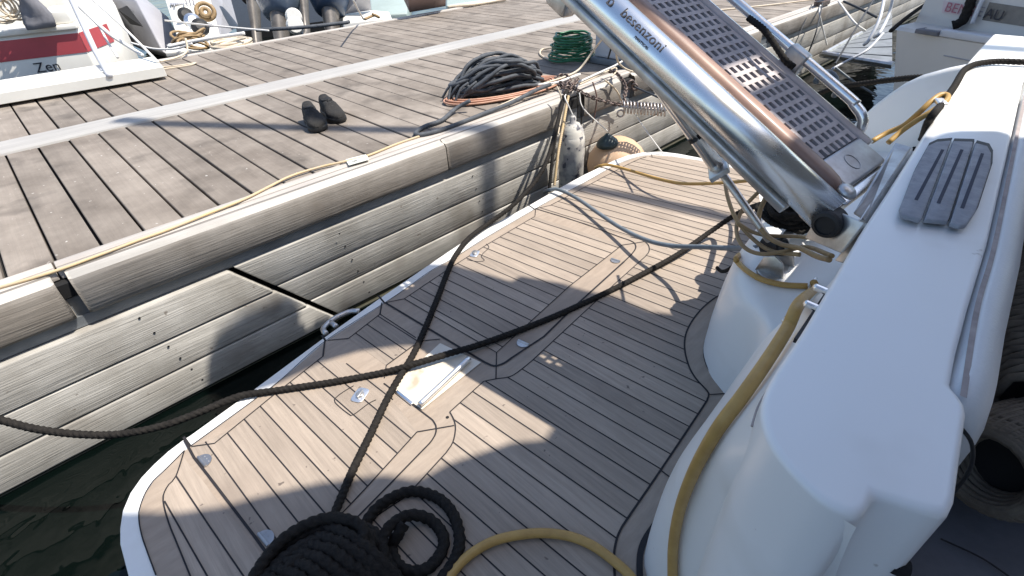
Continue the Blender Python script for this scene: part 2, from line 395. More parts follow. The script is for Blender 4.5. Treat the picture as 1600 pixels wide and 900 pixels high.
def plank(xa0, xa1, xb0, xb1, y, z0, z1):   # ends may slant: xa0/xb0 at the bottom, xa1/xb1 at the top
    vs = [(xa0, y, z0), (xb0, y, z0), (xb0, 2.275, z0), (xa0, 2.275, z0), (xa1, y, z1), (xb1, y, z1), (xb1, 2.275, z1), (xa1, 2.275, z1)]
    b.add(vs, [(3, 2, 1, 0), (4, 5, 6, 7), (0, 1, 5, 4), (1, 2, 6, 5), (2, 3, 7, 6), (3, 0, 4, 7)], 0, random.random())
for j, (h0, h1) in enumerate(((1.222, 1.396), (1.404, 1.556), (1.564, 1.716))):
    dz = .014; a0, a1 = CZ - h1 - dz, CZ - h0 - (dz if j else .004); y = 2.222 + random.uniform(0, .003)
    plank(X0, X0, xcut(a0), xcut(a1), y, a0, a1)
    a0, a1 = CZ - h1, CZ - h0; xs = [None, [4.1, 2.9, 4.9][j], [6.4, 8.0, 7.2][j], X1]
    for k in range(3):
        y = 2.238 + random.uniform(0, .004); e = xs[k + 1] - .003
        if k == 0: plank(xcut(a0) + .03, xcut(a1) + .03, e, e, y, a0, a1)
        else: plank(xs[k] + .003, xs[k] + .003, e, e, y, a0, a1)
b.obj('fascia_planks', M['fascia'], pon, bevel=.006, bseg=2)
bolt0 = None; x = -.9
while x < 8:
    for h in (1.26, 1.35, 1.44, 1.52, 1.6, 1.68):
        yy = 2.2385 if x + .4 > 1 and x + (h - 1.2) > 1 else 2.2225
        if bolt0 is None: b = MB(); b.lathe((0, 0, 0), (0, -1, 0), [(0, .005), (.0015, .0045)], seg=8); bolt0 = o = b.obj('bolt_head', M['dark'], pon)
        else: o = bolt0.copy(); COL.objects.link(o); o.parent = pon
        o.location = (x + (h - 1.2) * .2, yy, CZ - h)
    x += 1.45 if x > 1 else .9
b = MB(); b.box(X0, X1, 2.255, 2.29, -.16, CZ - 1.728); b.box(X0, X1, 2.235, 2.28, -.2, .006)
b.obj('waterline_plank', M['moss'], pon, bevel=.002)
b = MB()
for (xa, xb) in ((X0, X1),): b.box(xa, xb, 6.004, 6.07, DK - .14, DK + .012)
b.obj('far_edge_beam', M['railtop'], pon, bevel=.004)
base(pon, (0, 2.25, 0))

# service pedestal on the dock
ped = tag(empty('service_pedestal'), 'pale grey power and water pedestal standing on the pontoon edge behind the gangway', 'pedestal')
b = MB(); b.box(3.54, 3.84, 2.31, 2.7, DK + .05, DK + 1.1); b.obj('cabinet', M['cabinet'], ped, bevel=.02, bseg=3)
b = MB(); b.box(3.52, 3.86, 2.29, 2.72, DK + .003, DK + .05); b.obj('plinth', M['steelbeam'], ped, bevel=.006)
b = MB(); b.box(3.5, 3.88, 2.28, 2.73, DK + 1.1, DK + 1.15); b.obj('cap', M['bwhite'], ped, bevel=.015, bseg=2)
b = MB(); b.box(3.532, 3.541, 2.40, 2.5, DK + .5, DK + .6); b.obj('socket_cover', M['rubber'], ped, bevel=.004)
base(ped, (3.69, 2.5, DK))

# ================================================================== YACHT
HP = 1.35
PL = CZ - HP
yacht = tag(empty('motor_yacht'), 'white motor yacht stern with teak swim platform, transom and coaming filling the foreground', 'yacht')
def px(L, h=HP): return [(at(x, y, h).x, at(x, y, h).y) for x, y in L]
outer = px([(200, 900), (187, 850), (187, 825), (191, 798), (203, 770), (220, 746), (240, 725), (262, 705), (287, 686)]) \
    + px([(297, 680), (390, 613), (440, 576), (505, 528), (590, 468), (640, 434), (700, 393), (735, 370), (824, 322), (864, 299), (912, 273), (960, 250), (982, 242), (1003, 238), (1032, 236.5), (1060, 240), (1097, 247), (1150, 257), (1187, 266), (1206, 274), (1218, 288), (1225, 310)])
outer = [(-.22, .75), (-.27, .95)] + outer + [(3.05, .9), (3.0, .2), (.4, -.1), (-.05, .2), (-.15, .5)]
b = MB(); b.prism(outer, PL - .075, PL)
b.obj('swim_platform', M['gelrim'], yacht, bevel=.014, bseg=3)
b = MB(); b.prism([(-.1, .8), (.1, 1.15), (2.7, 1.15), (3.3, .6), (3.3, -3), (.2, -3), (-.1, .2)], -.35, PL - .076)
b.obj('hull', M['gel'], yacht, bevel=.05, bseg=3)

# teak --------------------------------------------------------------
TZ = PL + .0025
T_in = [(245, 900), (232, 865), (222, 835), (218, 808), (221, 790), (229, 770), (241, 752), (256, 738), (289, 705)]
T_in2 = [(296, 700), (358, 655), (410, 617), (440, 594), (509, 534), (602, 474), (640, 448), (674, 424), (713, 402), (760, 372), (832, 330), (856, 316), (908, 289), (945, 268), (970, 255), (995, 246), (1018, 242.5), (1050, 245), (1090, 251), (1140, 262), (1172, 271), (1184, 284)]
tpoly = px(T_in + T_in2)
tk = MB()
def poly_sheet(mb, poly, z, mi=0):
    n = len(poly); ar = sum(poly[i][0] * poly[(i + 1) % n][1] - poly[(i + 1) % n][0] * poly[i][1] for i in range(n))
    if ar < 0: poly = poly[::-1]
    mb.add([(p[0], p[1], z) for p in poly], [tuple(range(len(poly)))], mi)
poly_sheet(tk, [(-.2, .8), (-.24, 1.0)] + tpoly + [(2.6, .9), (2.3, .2), (.4, 0.), (0., .2), (-.12, .5)], TZ, 1)

def seg_in_poly(p, q, poly):                 # pieces of the segment p-q inside poly
    ts = [0, 1]; n = len(poly); d = (q[0] - p[0], q[1] - p[1])
    for i in range(n):
        a, c = poly[i], poly[(i + 1) % n]; e = (c[0] - a[0], c[1] - a[1])
        den = d[0] * e[1] - d[1] * e[0]
        if abs(den) < 1e-12: continue
        t = ((a[0] - p[0]) * e[1] - (a[1] - p[1]) * e[0]) / den; u = ((a[0] - p[0]) * d[1] - (a[1] - p[1]) * d[0]) / den
        if 0 < t < 1 and 0 <= u <= 1: ts.append(t)
    ts.sort(); out = []
    for t0, t1 in zip(ts, ts[1:]):
        if t1 - t0 < 1e-5: continue
        m = (t0 + t1) / 2; x, y = p[0] + d[0] * m, p[1] + d[1] * m; ins = False
        for i in range(n):
            a, c = poly[i], poly[(i + 1) % n]
            if (a[1] > y) != (c[1] > y) and x < (c[0] - a[0]) * (y - a[1]) / (c[1] - a[1]) + a[0]: ins = not ins
        if ins: out.append(((p[0] + d[0] * t0, p[1] + d[1] * t0), (p[0] + d[0] * t1, p[1] + d[1] * t1)))
    return out
ZS = [0]
def line(mb, pts, wd, z, mi=2, smooth=True):
    ZS[0] += 1; z = z + (ZS[0] % 13) * .00004
    P = [Vector((p[0], p[1], 0)) for p in pts]
    if smooth and len(P) > 2: P = spline(P, .012)
    L, Rr = [], []
    for i, p in enumerate(P):
        t = (P[min(i + 1, len(P) - 1)] - P[max(i - 1, 0)]); t.normalize(); nn = Vector((-t.y, t.x, 0)) * wd / 2
        L.append((p.x + nn.x, p.y + nn.y, z)); Rr.append((p.x - nn.x, p.y - nn.y, z))
    mb.grid([Rr, L], mi)
SW = .0042
def seams(field, xlo, xhi, pitch, off, ydir=None):
    """plank field: sheets of individual tone plus the caulked seams between them"""
    def ends(x0):
        a = R_(-87.3 + 2.7 * min(x0, 2.6)); d = (math.cos(a), math.sin(a))
        y0 = .7
        return (x0 - d[0] * 2.2, y0 - d[1] * 2.2), (x0 + d[0] * 1.4, y0 + d[1] * 1.4)
    x = off
    while x < xhi:
        if x >= xlo:
            for (p, q) in seg_in_poly(*ends(x), field): line(tk, [p, q], SW, TZ + .0016, 2, False)
        x += pitch
def planks(field, pitch, off, xlo=-1, xhi=3.2):   # plank strips clipped to the field, each with its own tone
    def X(x0, y): return x0 - (y - .7) * -1 / math.tan(R_(-87.3 + 2.7 * min(x0, 2.6))) * -1
    bm = None
    x = off - pitch * 30
    while x < xhi:
        # clip the field by two half planes
        def clip(poly, x0, keep_right):
            a = R_(-87.3 + 2.7 * min(x0, 2.6)); dx, dy = math.cos(a), math.sin(a); out = []
            def sd(p): return ((p[0] - x0) * -dy + (p[1] - .7) * dx) * (1 if keep_right else -1)
            for i in range(len(poly)):
                p, q = poly[i], poly[(i + 1) % len(poly)]; sp, sq = sd(p), sd(q)
                if sp >= 0: out.append(p)
                if (sp >= 0) != (sq >= 0):
                    t = sp / (sp - sq); out.append((p[0] + (q[0] - p[0]) * t, p[1] + (q[1] - p[1]) * t))
            return out
        c = clip(field, x, True)
        if len(c) > 2: c = clip(c, x + pitch, False)
        if len(c) > 2:
            n0 = len(tk.v); poly_sheet(tk, c, TZ + .0008, 0); t = random.random()
            for i in range(n0, len(tk.v)): tk.tone[i] = t
        x += pitch
arc_in = [(1132, 458), (1112, 470), (1096, 484), (1083, 500), (1074, 516), (1070, 530), (1069.5, 545), (1072, 560), (1078, 578), (1088, 594), (1100, 607), (1107, 616), (1105, 625), (1098, 637), (1032, 736), (980, 812), (970, 828), (964, 842), (960, 860), (959, 880), (961, 910)]
F_main = px([(837, 327), (860, 322), (908, 297), (945, 276), (982, 257), (1000, 249), (1017, 245), (1050, 247), (1090, 253), (1140, 264), (1168, 272), (1183, 290), (1190, 330), (1170, 400), (1140, 450)] + arc_in +
            [(900, 1010), (640, 1010), (500, 885), (537, 842), (635, 777), (697, 709), (708, 694), (712, 680), (711, 664), (706, 650), (703, 645), (730, 620), (756, 597), (776, 593), (796, 590), (810, 582), (830, 566), (960, 445), (1008, 402), (1014, 394), (1013, 384), (1003, 376), (985, 371)])
F_lid2 = px([(836, 339), (800, 360), (760, 384), (700, 422), (632, 468), (776, 552), (890, 448), (972, 384)])
F_p = px([(545, 530), (594, 492), (650, 529), (656, 534), (638, 548), (604, 572)])
F_3 = px([(505, 558), (424, 622), (358, 676), (300, 700), (304, 716), (396, 836), (460, 915), (538, 800), (572, 764), (652, 676), (604, 612), (545, 570)])
F_3b = px([(505, 558), (545, 570), (604, 612), (652, 676)])
F_4 = px([(276, 745), (265, 758), (258, 770), (256, 784), (264, 816), (280, 856), (300, 905), (430, 1000), (470, 940), (288, 716)])
random.seed(11)
for fld in (F_main,): planks(fld, .065, .82); seams(fld, -.4, 3.1, .065, .82 - .065 * 20)
for fld in (F_lid2,): planks(fld, .0655, .80); seams(fld, -.2, 2.6, .0655, .80 - .0655 * 18)
for fld in (F_p, F_3): planks(fld, .0655, .81); seams(fld, -.3, 1.4, .0655, .81 - .0655 * 18)
planks(F_4, .068, -.108)
def pl(L, wd=SW, smooth=False, z=0.002): line(tk, px(L), wd, TZ + z, 2, smooth)
# margins and gaps
pl(T_in, .0035, True); pl(T_in2, .0035, True)
pl([(837, 327), (860, 322), (982, 257), (1000, 249), (1010, 246)])
pl([(1018, 242), (1019, 247)])
pl([(837, 326), (836, 338)]); pl([(836, 339), (800, 360), (760, 384), (700, 422)]); pl([(700, 422), (632, 468)]); pl([(602, 474), (632, 468)])
pl([(837, 327), (905, 348), (965, 370), (985, 377), (992, 382), (993, 389), (987, 398), (975, 410)], .006, True)
pl([(975, 410), (900, 478), (850, 527), (800, 560)], .008)
pl([(800, 560), (787, 569), (772, 573), (757, 567)], .009, True)
pl([(602, 474), (757, 567)], .009)
pl([(632, 468), (776, 552), (890, 448), (972, 384)]); pl([(972, 384), (992, 381), (1010, 378)]); pl([(776, 552), (775, 594)])
pl([(985, 371), (1003, 376), (1013, 384), (1014, 394), (1008, 402)], SW, True); pl([(1008, 402), (960, 445), (830, 566)]); pl([(830, 566), (810, 582), (796, 590), (776, 593), (756, 597)], SW, True)
pl([(756, 597), (703, 645)]); pl([(703, 645), (709, 656), (712, 670), (708, 692), (697, 709)], SW, True); pl([(697, 709), (635, 777), (537, 842), (470, 900)])
pl([(597, 474), (594, 492)], .006); pl([(594, 492), (545, 530)]); pl([(594, 492), (650, 529)]); pl([(545, 530), (512, 533)])
pl([(656, 534), (688, 531)]); pl([(656, 534), (604, 572), (601, 592)])
pl([(508, 534), (505, 558)], .006); pl([(505, 558), (424, 622), (358, 676), (336, 694), (300, 699)])
pl([(652, 676), (572, 764), (538, 800), (470, 868)]); pl([(652, 676), (681, 671), (710, 666)])
pl([(600, 600), (664, 648), (678, 660), (682, 672), (676, 688), (650, 716), (538, 830), (500, 862)], .005, True)
pl([(289, 688), (304, 716), (326, 744), (396, 836), (450, 910)], .0075)
pl([(289, 705), (276, 745), (265, 758), (258, 770), (256, 784), (264, 816), (280, 856), (300, 905)], SW, True)
pl([(276, 745), (328, 823), (384, 905)]); pl([(258, 784), (290, 840), (327, 905)]); pl(arc_in, .0065, True)
pl([(1107, 618), (1137, 616)]); pl([(1032, 736), (1061, 758)])
# latch surrounds
pl([(553, 604), (538, 613), (526, 622), (524, 630), (545, 648), (553, 649), (576, 632), (588, 626)], .0035, True)
pl([(760, 382), (764, 388), (756, 396), (752, 402), (757, 408), (748, 410), (730, 407)], .0035, True)
# outer dark heel of the margin along the transom
arc_out = [(1160, 425), (1145, 447), (1125, 480), (1110, 515), (1102, 545), (1104, 566), (1114, 586), (1130, 602), (1139, 618), (1143, 632), (1135, 655), (1105, 705), (1062, 770), (1035, 805), (1010, 840), (1001, 862), (999, 885), (1000, 915)]
line(tk, px(arc_out), .016, TZ + .0022, 2)
tk.obj('teak_deck', [M['teak'], M['teakx'], M['caulk']], yacht)

# white notches in the rim where the lids meet
for L in ([(287, 683), (300, 701)], [(503, 524), (511, 536)], [(591, 462), (603, 476)], [(822, 318), (838, 329)]):
    b = MB(); line(b, px(L), .008, PL + .001, 0, False); b.obj('rim_joint', M['caulk'], yacht)

# ladder well, stainless grab tube, hinges, latches
well = MB()
poly_sheet(well, px([(688, 538), (752, 568), (660, 642), (612, 607)]), TZ + .004)
well.obj('ladder_well', M['wellcream'], yacht)
b = MB(); b.tube([at(656, 632, 1.33), at(695, 596, 1.33), at(733, 560, 1.33)], .0105, seg=16); b.obj('ladder_tube', M['satin'], yacht, smooth=True)
b = MB(); b.obox((at(632, 622, 1.345)), (at(645, 632, 1.345) - at(620, 612, 1.345)).normalized(), Vector((0, 0, 1)).cross((at(645, 632, 1.345) - at(620, 612, 1.345)).normalized()), Vector((0, 0, 1)), .045, .006, .006)
b.obj('ladder_bracket', M['chrome'], yacht, bevel=.002)
def latch(c, sx, sy, rot, name='deck_latch'):
    c = Vector(c); u = Vector((math.cos(rot), math.sin(rot), 0)); v = Vector((-u.y, u.x, 0))
    b = MB()
    pts = []
    for k in range(28):
        a = 2 * PI * k / 28; q = 4
        cx_, sx_ = math.cos(a), math.sin(a)
        pts.append(c + u * sx * math.copysign(abs(cx_) ** (2 / q), cx_) + v * sy * math.copysign(abs(sx_) ** (2 / q), sx_))
    b.plate([p + Vector((0, 0, .005)) for p in pts], .004)
    o = b.obj(name, M['satin'], yacht, bevel=.0015)
    b = MB(); b.lathe(c + Vector((0, 0, .005)), (0, 0, 1), [(0, sy * .62), (.004, sy * .6), (.006, sy * .5)], seg=20)
    b.obox(c + Vector((0, 0, .011)), u, v, Vector((0, 0, 1)), sx * .55, sy * .2, .003)
    b.obj('handle', M['steel'], o, bevel=.0012)
latch(at(563, 618, HP - .003), .033, .024, R_(28)); latch(at(742, 397, HP - .003), .03, .02, R_(28)); 
def hinge(p, rad, ang, m='steel'):
    b = MB(); c = at(*p, HP - .004); pts = []
    u = Vector((math.cos(ang), math.sin(ang), 0)); v = Vector((-u.y, u.x, 0))
    for k in range(15):
        a = -PI / 2 + PI * k / 14; pts.append(c + u * math.cos(a) * rad + v * math.sin(a) * rad)
    b.plate([q + Vector((0, 0, .003)) for q in pts], .003)
    b.tube([c - v * rad * .95 + Vector((0, 0, .003)), c + v * rad * .95 + Vector((0, 0, .003))], .005, seg=8)
    for k in (-.5, 0, .5): b.lathe(c + u * rad * .5 + v * rad * k + Vector((0, 0, .003)), (0, 0, 1), [(0, .003), (.001, .002)], seg=8)
    b.obj('lid_hinge', M[m], yacht)
hinge((316, 722), .028, R_(5), 'plate'); hinge((412, 844), .028, R_(5), 'plate')
hinge((962, 407), .024, R_(-170), 'plate'); hinge((818, 536), .026, R_(-170))
b = MB(); b.lathe(at(699, 652, HP - .003), (0, 0, 1), [(0, .006), (.0015, .005)], seg=10); b.obj('drain_screw', M['dark'], yacht)
# side fairlead outboard of the rim
b = MB(); c0 = at(510, 522, 1.38); c1 = at(562, 486, 1.38); dv = (c1 - c0)
b.tube([c0, c0 + dv * .15 + Vector((-.02, .035, 0)), c0 + dv * .5 + Vector((-.025, .05, 0)), c0 + dv * .85 + Vector((-.01, .035, 0)), c1], .012, seg=12)
b.tube([c0 + dv * .35 + Vector((-.01, .0, .0)), c0 + dv * .4 + Vector((-.02, .045, .0))], .012, seg=10)
b.obj('fairlead', M['steel'], yacht, smooth=True)
for p in [(1138, 633), (1062, 770)]:
    c = at(*p, 1.335); b = MB(); b.torus(c, (0.2, 1, .6), .012, .0035, seg=16); b.obj('pad_eye', M['chrome'], yacht, smooth=True)

# transom ------------------------------------------------------------
HC = .5
cb = [(2.9, .80), (2.69, .80), (2.4, .74), (2.08, .67), (1.8, .62), (1.66, .60), (1.55, .565), (1.48, .54), (1.43, .51), (1.39, .475), (1.36, .445), (1.33, .395), (1.30, .35), (1.25, .32), (1.16, .305), (1.06, .30), (.98, .295), (.9, .29), (.82, .285), (.74, .28), (.69, .27), (.65, .25), (.615, .21), (.585, .15), (.56, .08), (.54, 0.), (.53, -.08)]
ct = [(2.85, .262), (2.6, .255), (2.3, .236), (2.0, .21), (1.785, .192), (1.66, .184), (1.55, .176), (1.48, .171), (1.43, .167), (1.37, .163), (1.30, .158), (1.23, .153), (1.12, .146), (1.02, .139), (.929, .131), (.85, .124), (.77, .117), (.70, .111), (.64, .107), (.58, .104), (.54, .100), (.505, .092), (.478, .078), (.455, .058), (.437, .03), (.427, 0.), (.425, -.037)]
rows = []
NB = len(cb)
for i in range(NB):
    xb, yb = cb[i]; xt, yt = ct[i]
    k = min(1, max(0, (xb - 1.12) / .22)); k = k * k * (3 - 2 * k)
    def P(f, h, y=None): return Vector((xb + (xt - xb) * f, (yb + (yt - yb) * f) if y is None else y, CZ - h))
    A = [P(0, 1.352), P(0, 1.30), P(.03, 1.15), P(.08, 1.03), P(.15, .985), P(.28, .962), P(.5, .95), P(.78, .925), P(.93, .88), P(.96, .75), P(.98, .6), P(.99, .53), P(1., .512)]
    B = [P(0, 1.352), P(.0, 1.29), P(.03, 1.18), P(.08, 1.07), P(.16, .97), P(.27, .88), P(.4, .80), P(.55, .72), P(.70, .655), P(.82, .605), P(.91, .565), P(.97, .535), P(1., .512)]
    C = [B[j].lerp(A[j], k) for j in range(len(A))]
    rows.append(spline(C, .03) if False else C)
def resample(row, n):
    sp = spline(row, .008); L = [0]
    for a, c in zip(sp, sp[1:]): L.append(L[-1] + (c - a).length)
    out = []; j = 0
    for i in range(n):
        t = L[-1] * i / (n - 1)
        while j < len(L) - 2 and L[j + 1] < t: j += 1
        out.append(sp[j].lerp(sp[j + 1], (t - L[j]) / max(1e-9, L[j + 1] - L[j])))
    return out
rows = [resample(r, 40) for r in rows]
cols = list(zip(*rows)); cols = [spline(list(c), .03) for c in cols]
n = min(len(c) for c in cols); cols = [resample(c, 110) for c in cols]
b = MB(); b.grid(cols, flip=False)
b.obj('transom', M['gel'], yacht, smooth=True)

top_out = [(3.2, .28), (2.85, .27)] + [(x, y + .006) for x, y in ct[1:-3]] + [(.437, .03), (.424, 0.), (.426, -.030), (.433, -.037), (.467, -.038), (.473, -.055), (.488, -.094), (.494, -.098), (.516, -.0975), (.657, -.083), (.672, -.079), (.685, -.070), (.695, -.059), (.771, -.051), (.894, -.042), (1.128, -.028), (1.683, .018), (2.356, .075), (3.2, .13)]
_c = [Vector((x, y + .006, 0)) for x, y in ct[14:25]] + [Vector((.4235, 0., 0)), Vector((.4245, -.022, 0)), Vector((.431, -.034, 0)), Vector((.447, -.0385, 0)), Vector((.467, -.038, 0))]
_c = spline(_c, .008); _k0 = 2 + 13
top_out = top_out[:_k0] + [(p.x, p.y) for p in _c] + [(.473, -.055), (.482, -.080), (.488, -.092), (.497, -.0975), (.516, -.0985)] + top_out[top_out.index((.657, -.083)):]
b = MB(); b.prism(top_out, CZ - 1.32, CZ - HC)
b.obj('coaming', M['gel'], yacht, bevel=.014, bseg=5)
b = MB(); b.tube([V(x, y + .0075, .545) for x, y in ct[4:22]], .0018, seg=5); b.obj('sealant_line', M['grime'], yacht)
b = MB(); b.lathe(at(1402, 884, .62) + Vector((0, 0, 0)), (-.35, 1, 0.1), [(-.01, .011), (.006, .011)], seg=16); b.obj('drain_hole', M['dark'], yacht)

# quarter wing at the far end of the transom
tl = [(1520, 100), (1480, 108), (1440, 119), (1412, 132), (1390, 147), (1365, 166), (1345, 184), (1315, 212), (1280, 248)]
top = [onX(x, y, 2.75) for x, y in tl]
top = [Vector((2.72, .1, top[0].z + .01))] + top
b = MB(); rw = []
for p in top: rw.append([Vector((p.x + .0, p.y, .3)), Vector((p.x, p.y, p.z - .02)), Vector((p.x + .008, p.y, p.z - .004)), Vector((p.x + .03, p.y, p.z)), Vector((p.x + .055, p.y, p.z - .006)), Vector((p.x + .06, p.y, .3))])
b.grid(rw, flip=False); b.obj('quarter_wing', M['gel'], yacht, smooth=True)

# step pad: three teak-look strips with slots
pad = empty('x'); pad.name = 'step_pad'; pad.parent = yacht
PH = HC - .006
def pp(x, y, h=PH): v = at(x, y, h); return (v.x, v.y)
strips = [[(1463, 222), (1486, 220), (1440, 343), (1437, 344), (1408, 336), (1406, 325), (1428, 268), (1450, 228)],
          [(1489, 221), (1520, 222), (1520, 226), (1481, 347), (1444, 343)],
          [(1524, 224), (1543, 229), (1549, 240), (1548, 260), (1525, 330), (1510, 352), (1500, 354), (1484, 349)]]
slots = [[(1473, 234), (1431, 313)], [(1503, 234), (1466, 318)], [(1535, 240), (1503, 326)]]
for sp_, sl in zip(strips, slots):
    b = MB(); b.prism([pp(*q, HC) for q in sp_], CZ - HC, CZ - HC + .008); b.obj('pad_backing', M['rubber'], pad)
    b = MB(); b.prism([pp(*q, HC - .016) for q in sp_], CZ - HC + .0082, CZ - HC + .018)
    o = b.obj('pad_strip', M['pad'], pad, bevel=.003, bseg=2)
    b = MB(); line(b, [pp(*q, HC - .018) for q in sl], .006, CZ - HC + .0185, 0, False); b.obj('slot', M['padslot'], o)

# backrest and dark cockpit side
b = MB(); rows = []
for (x, y0, f) in [(.664, -.066, .12), (.668, -.066, .35), (.674, -.065, .6), (.685, -.063, .8), (.70, -.060, .93), (.73, -.058, 1), (.771, -.056, 1), (.894, -.046, 1), (1.128, -.032, 1), (1.683, .012, 1), (2.356, .068, 1), (3.2, .12, 1)]:
    g = (1 - f); wd = (.052 + .006 * (x - .66)) * f; z = lambda h: CZ - h - g * .05
    rows.append([(x, y0 + .004 * f, z(.66)), (x, y0 + .003 * f, z(.515)), (x, y0 - .004, z(.502)), (x, y0 - .004 - wd * .2, z(.497)), (x, y0 - wd * .6, z(.505)), (x, y0 - wd * .9, z(.525)), (x, y0 - wd * 1.08, z(.57)), (x, y0 - wd * 1.1, z(.68))])
b.grid(rows, flip=True); b.f.append([i for i in range(8)]); b.mi.append(0)
b.obj('seat_backrest', M['vinyl'], yacht, smooth=True)
b = MB(); line(b, [(.68, -.073), (.9, -.050), (1.13, -.036), (1.68, .010), (2.2, .053)], .007, CZ - .4985, 0, True)
b.obj('backrest_stain', M['grime'], yacht)
b = MB(); b.tube([V(.664, -.066, .52), V(.664, -.085, .53), V(.666, -.105, .55), V(.668, -.118, .59), V(.668, -.12, .64)], .0025, seg=8); b.obj('backrest_piping', M['rubber'], yacht, smooth=True)
b = MB()                                      # moulded seat base inside the cockpit
rows = []
for (x) in (.3, .5, .62, .8, 1.2, 3.0):
    rows.append([(x, -.10, CZ - .9), (x, -.14, CZ - .87), (x, -.4, CZ - .85), (x, -.9, CZ - .86)])
b.grid(rows, flip=True); b.obj('cockpit_seat', M['canvas'], yacht, smooth=True)
b = MB(); b.tube([at(1470, 842, .852), at(1532, 871, .852), at(1580, 903, .852)], .0015, seg=6); b.obj('seat_seam', M['caulk'], yacht)
b = MB(); b.box(-.6, 3.2, -2.6, -.9, CZ - 1.3, CZ - .8); b.box(-.3, .5, -.9, -.11, CZ - 1.5, CZ - 1.32); b.obj('cockpit_sole', M['gel'], yacht, bevel=.02)

# added unseen blocker, outline traced back from the shade on coaming and platform
HA = 2.1
ax_, by_ = math.cos(_a) / math.tan(_e), -math.sin(_a) / math.tan(_e)
def up(p, h):                                 # carried along the sun's direction up to the added blocker
    k = (HA + h); return (p[0] + ax_ * k, p[1] - by_ * k)
def upx(L, h=HP): return [up(q, h) for q in px(L, h)]
shadeC = upx([(640, 405), (664, 412), (708, 414), (800, 441), (812, 432), (880, 444), (912, 454), (960, 464), (1016, 488), (1052, 492)])
shadeA = upx([(388, 615), (440, 598), (500, 568), (560, 550), (620, 542), (690, 540), (770, 565), (800, 580), (860, 600), (915, 625), (870, 660), (850, 688), (800, 692), (740, 712), (700, 725), (670, 742), (650, 750), (600, 742), (500, 755), (400, 778), (350, 792), (280, 802), (225, 800), (180, 800)])
tip = [(x + ax_ * (HA - 1.2), y - by_ * (HA - 1.2)) for x, y in [(1.24, 1.04), (1.26, 1.235), (1.30, 1.27), (1.42, 1.285), (1.64, 1.28), (1.70, 1.25), (1.72, 1.15), (1.9, 1.06)]]
coamL = [up(q, HC) for q in px([(1450, 216), (1475, 207), (1500, 204), (1560, 204), (1600, 217)], HC)]
poly = tip + shadeC + [(x + ax_ * (HA - 1.2), y - by_ * (HA - 1.2)) for x, y in [(2.62, -.2), (2.6, -.3)]] + coamL + [(x + ax_ * (HA - 1.2), y - by_ * (HA - 1.2)) for x, y in [(2.5, -.8), (2.3, -1.5), (1.2, -1.7), (-.2, -1.5), (-.4, -.3)]] + [(shadeA[-1][0] - .3, shadeA[-1][1])] + shadeA[::-1]
from mathutils.geometry import tessellate_polygon
holes = []
_O = at(1285, 325, .55); _az, _el = R_(86), R_(28)
_d = Vector((math.cos(_az) * math.cos(_el), math.sin(_az) * math.cos(_el), math.sin(_el))); _s = Vector((math.sin(_az), -math.cos(_az), 0))
def _sh(u, t): p = _O + _s * u + _d * t; return up((p.x, p.y), CZ - p.z)
for (t0, t1) in ((.33, .42), (1.10, 1.17)): holes.append([_sh(.12, t0), _sh(.29, t0), _sh(.29, t1), _sh(.12, t1)])  # openings placed so that sun dapples reach the teak
def v3(L, z=0): return [Vector((p[0], p[1], z)) for p in L]
loops = [v3(poly)] + [v3(h) for h in holes]
tri = tessellate_polygon(loops); flat = [p for L in loops for p in L]
b = MB(); nn0 = len(flat)
b.add([(p.x, p.y, CZ + HA) for p in flat] + [(p.x, p.y, CZ + HA + .004) for p in flat], [tuple(t) for t in tri] + [tuple(i + nn0 for i in t) for t in tri])
b.obj('shade_blocker', M['shadecloth'], yacht)
b = MB(); b.box(-1.4, 4.2, -1.95, -1.9, CZ - 1.3, CZ + 1.6); b.box(-1.5, -1.4, -1.9, -.9, CZ - 1.3, CZ + .4); b.box(-1.4, 4.6, -5.0, -1.95, CZ + 1.61, CZ + 1.66)  # unseen walls and roof added to keep light off cockpit and coaming
b.obj('shade_walls', M['bronze'], yacht)
for q in ((3.0, -2.0), (.3, -1.9)): b = MB(); b.tube([(q[0], q[1], CZ + HA), (q[0], q[1], .5)], .02, seg=10, smooth=False); b.obj('blocker_pole', M['chrome'], yacht)  # posts added only to hold up the shade blocker
# unseen spar added high above for a soft narrow shadow across pontoon and platform
def refp(p, H): 
    k = H - (CZ - p.z) * -1; return Vector((p.x + ax_ * (H + CZ - p.z), p.y - by_ * (H + CZ - p.z), CZ + H))
HB = 5.5
bp_ = [refp(at(185, 191, 1.0), HB), refp(at(640, 203, 1.0), HB), refp(onY(765, 300, 2.24), HB), refp(at(960, 304, HP), HB), refp(at(1075, 330, HP), HB)]
d0 = (bp_[2] - bp_[0]).normalized()
b = MB(); b.tube([bp_[0], bp_[1], bp_[2], bp_[3], bp_[4] + (bp_[4] - bp_[3]) * 3], .055, seg=12)
b.obj('shadow_spar', M['bwhite'], yacht)

# ================================================================== GANGWAY (raised, hinged at the coaming)
GO = at(1285, 325, .55)
g_az, g_el = R_(86), R_(28)
gd = Vector((math.cos(g_az) * math.cos(g_el), math.sin(g_az) * math.cos(g_el), math.sin(g_el)))
gs = Vector((math.sin(g_az), -math.cos(g_az), 0)); gn = gs.cross(gd)
def G(u, t, n=0): return GO + gs * u + gd * t + gn * n
gw = tag(empty('gangway'), 'raised stainless gangway with wooden strip and perforated grey tread, hinged to the white coaming', 'gangway')
def gbox(b, u0, u1, t0, t1, n0, n1, mi=0):
    return b.obox(G((u0 + u1) / 2, (t0 + t1) / 2, (n0 + n1) / 2), gs, gd, gn, (u1 - u0) / 2, (t1 - t0) / 2, (n1 - n0) / 2, mi)
GL = 1.5
b = MB(); b.tube([G(0, -.02), G(0, .4), G(0, GL)], .042, seg=32, smooth=False)
o = b.obj('side_tube', M['chrome'], gw, smooth=True)
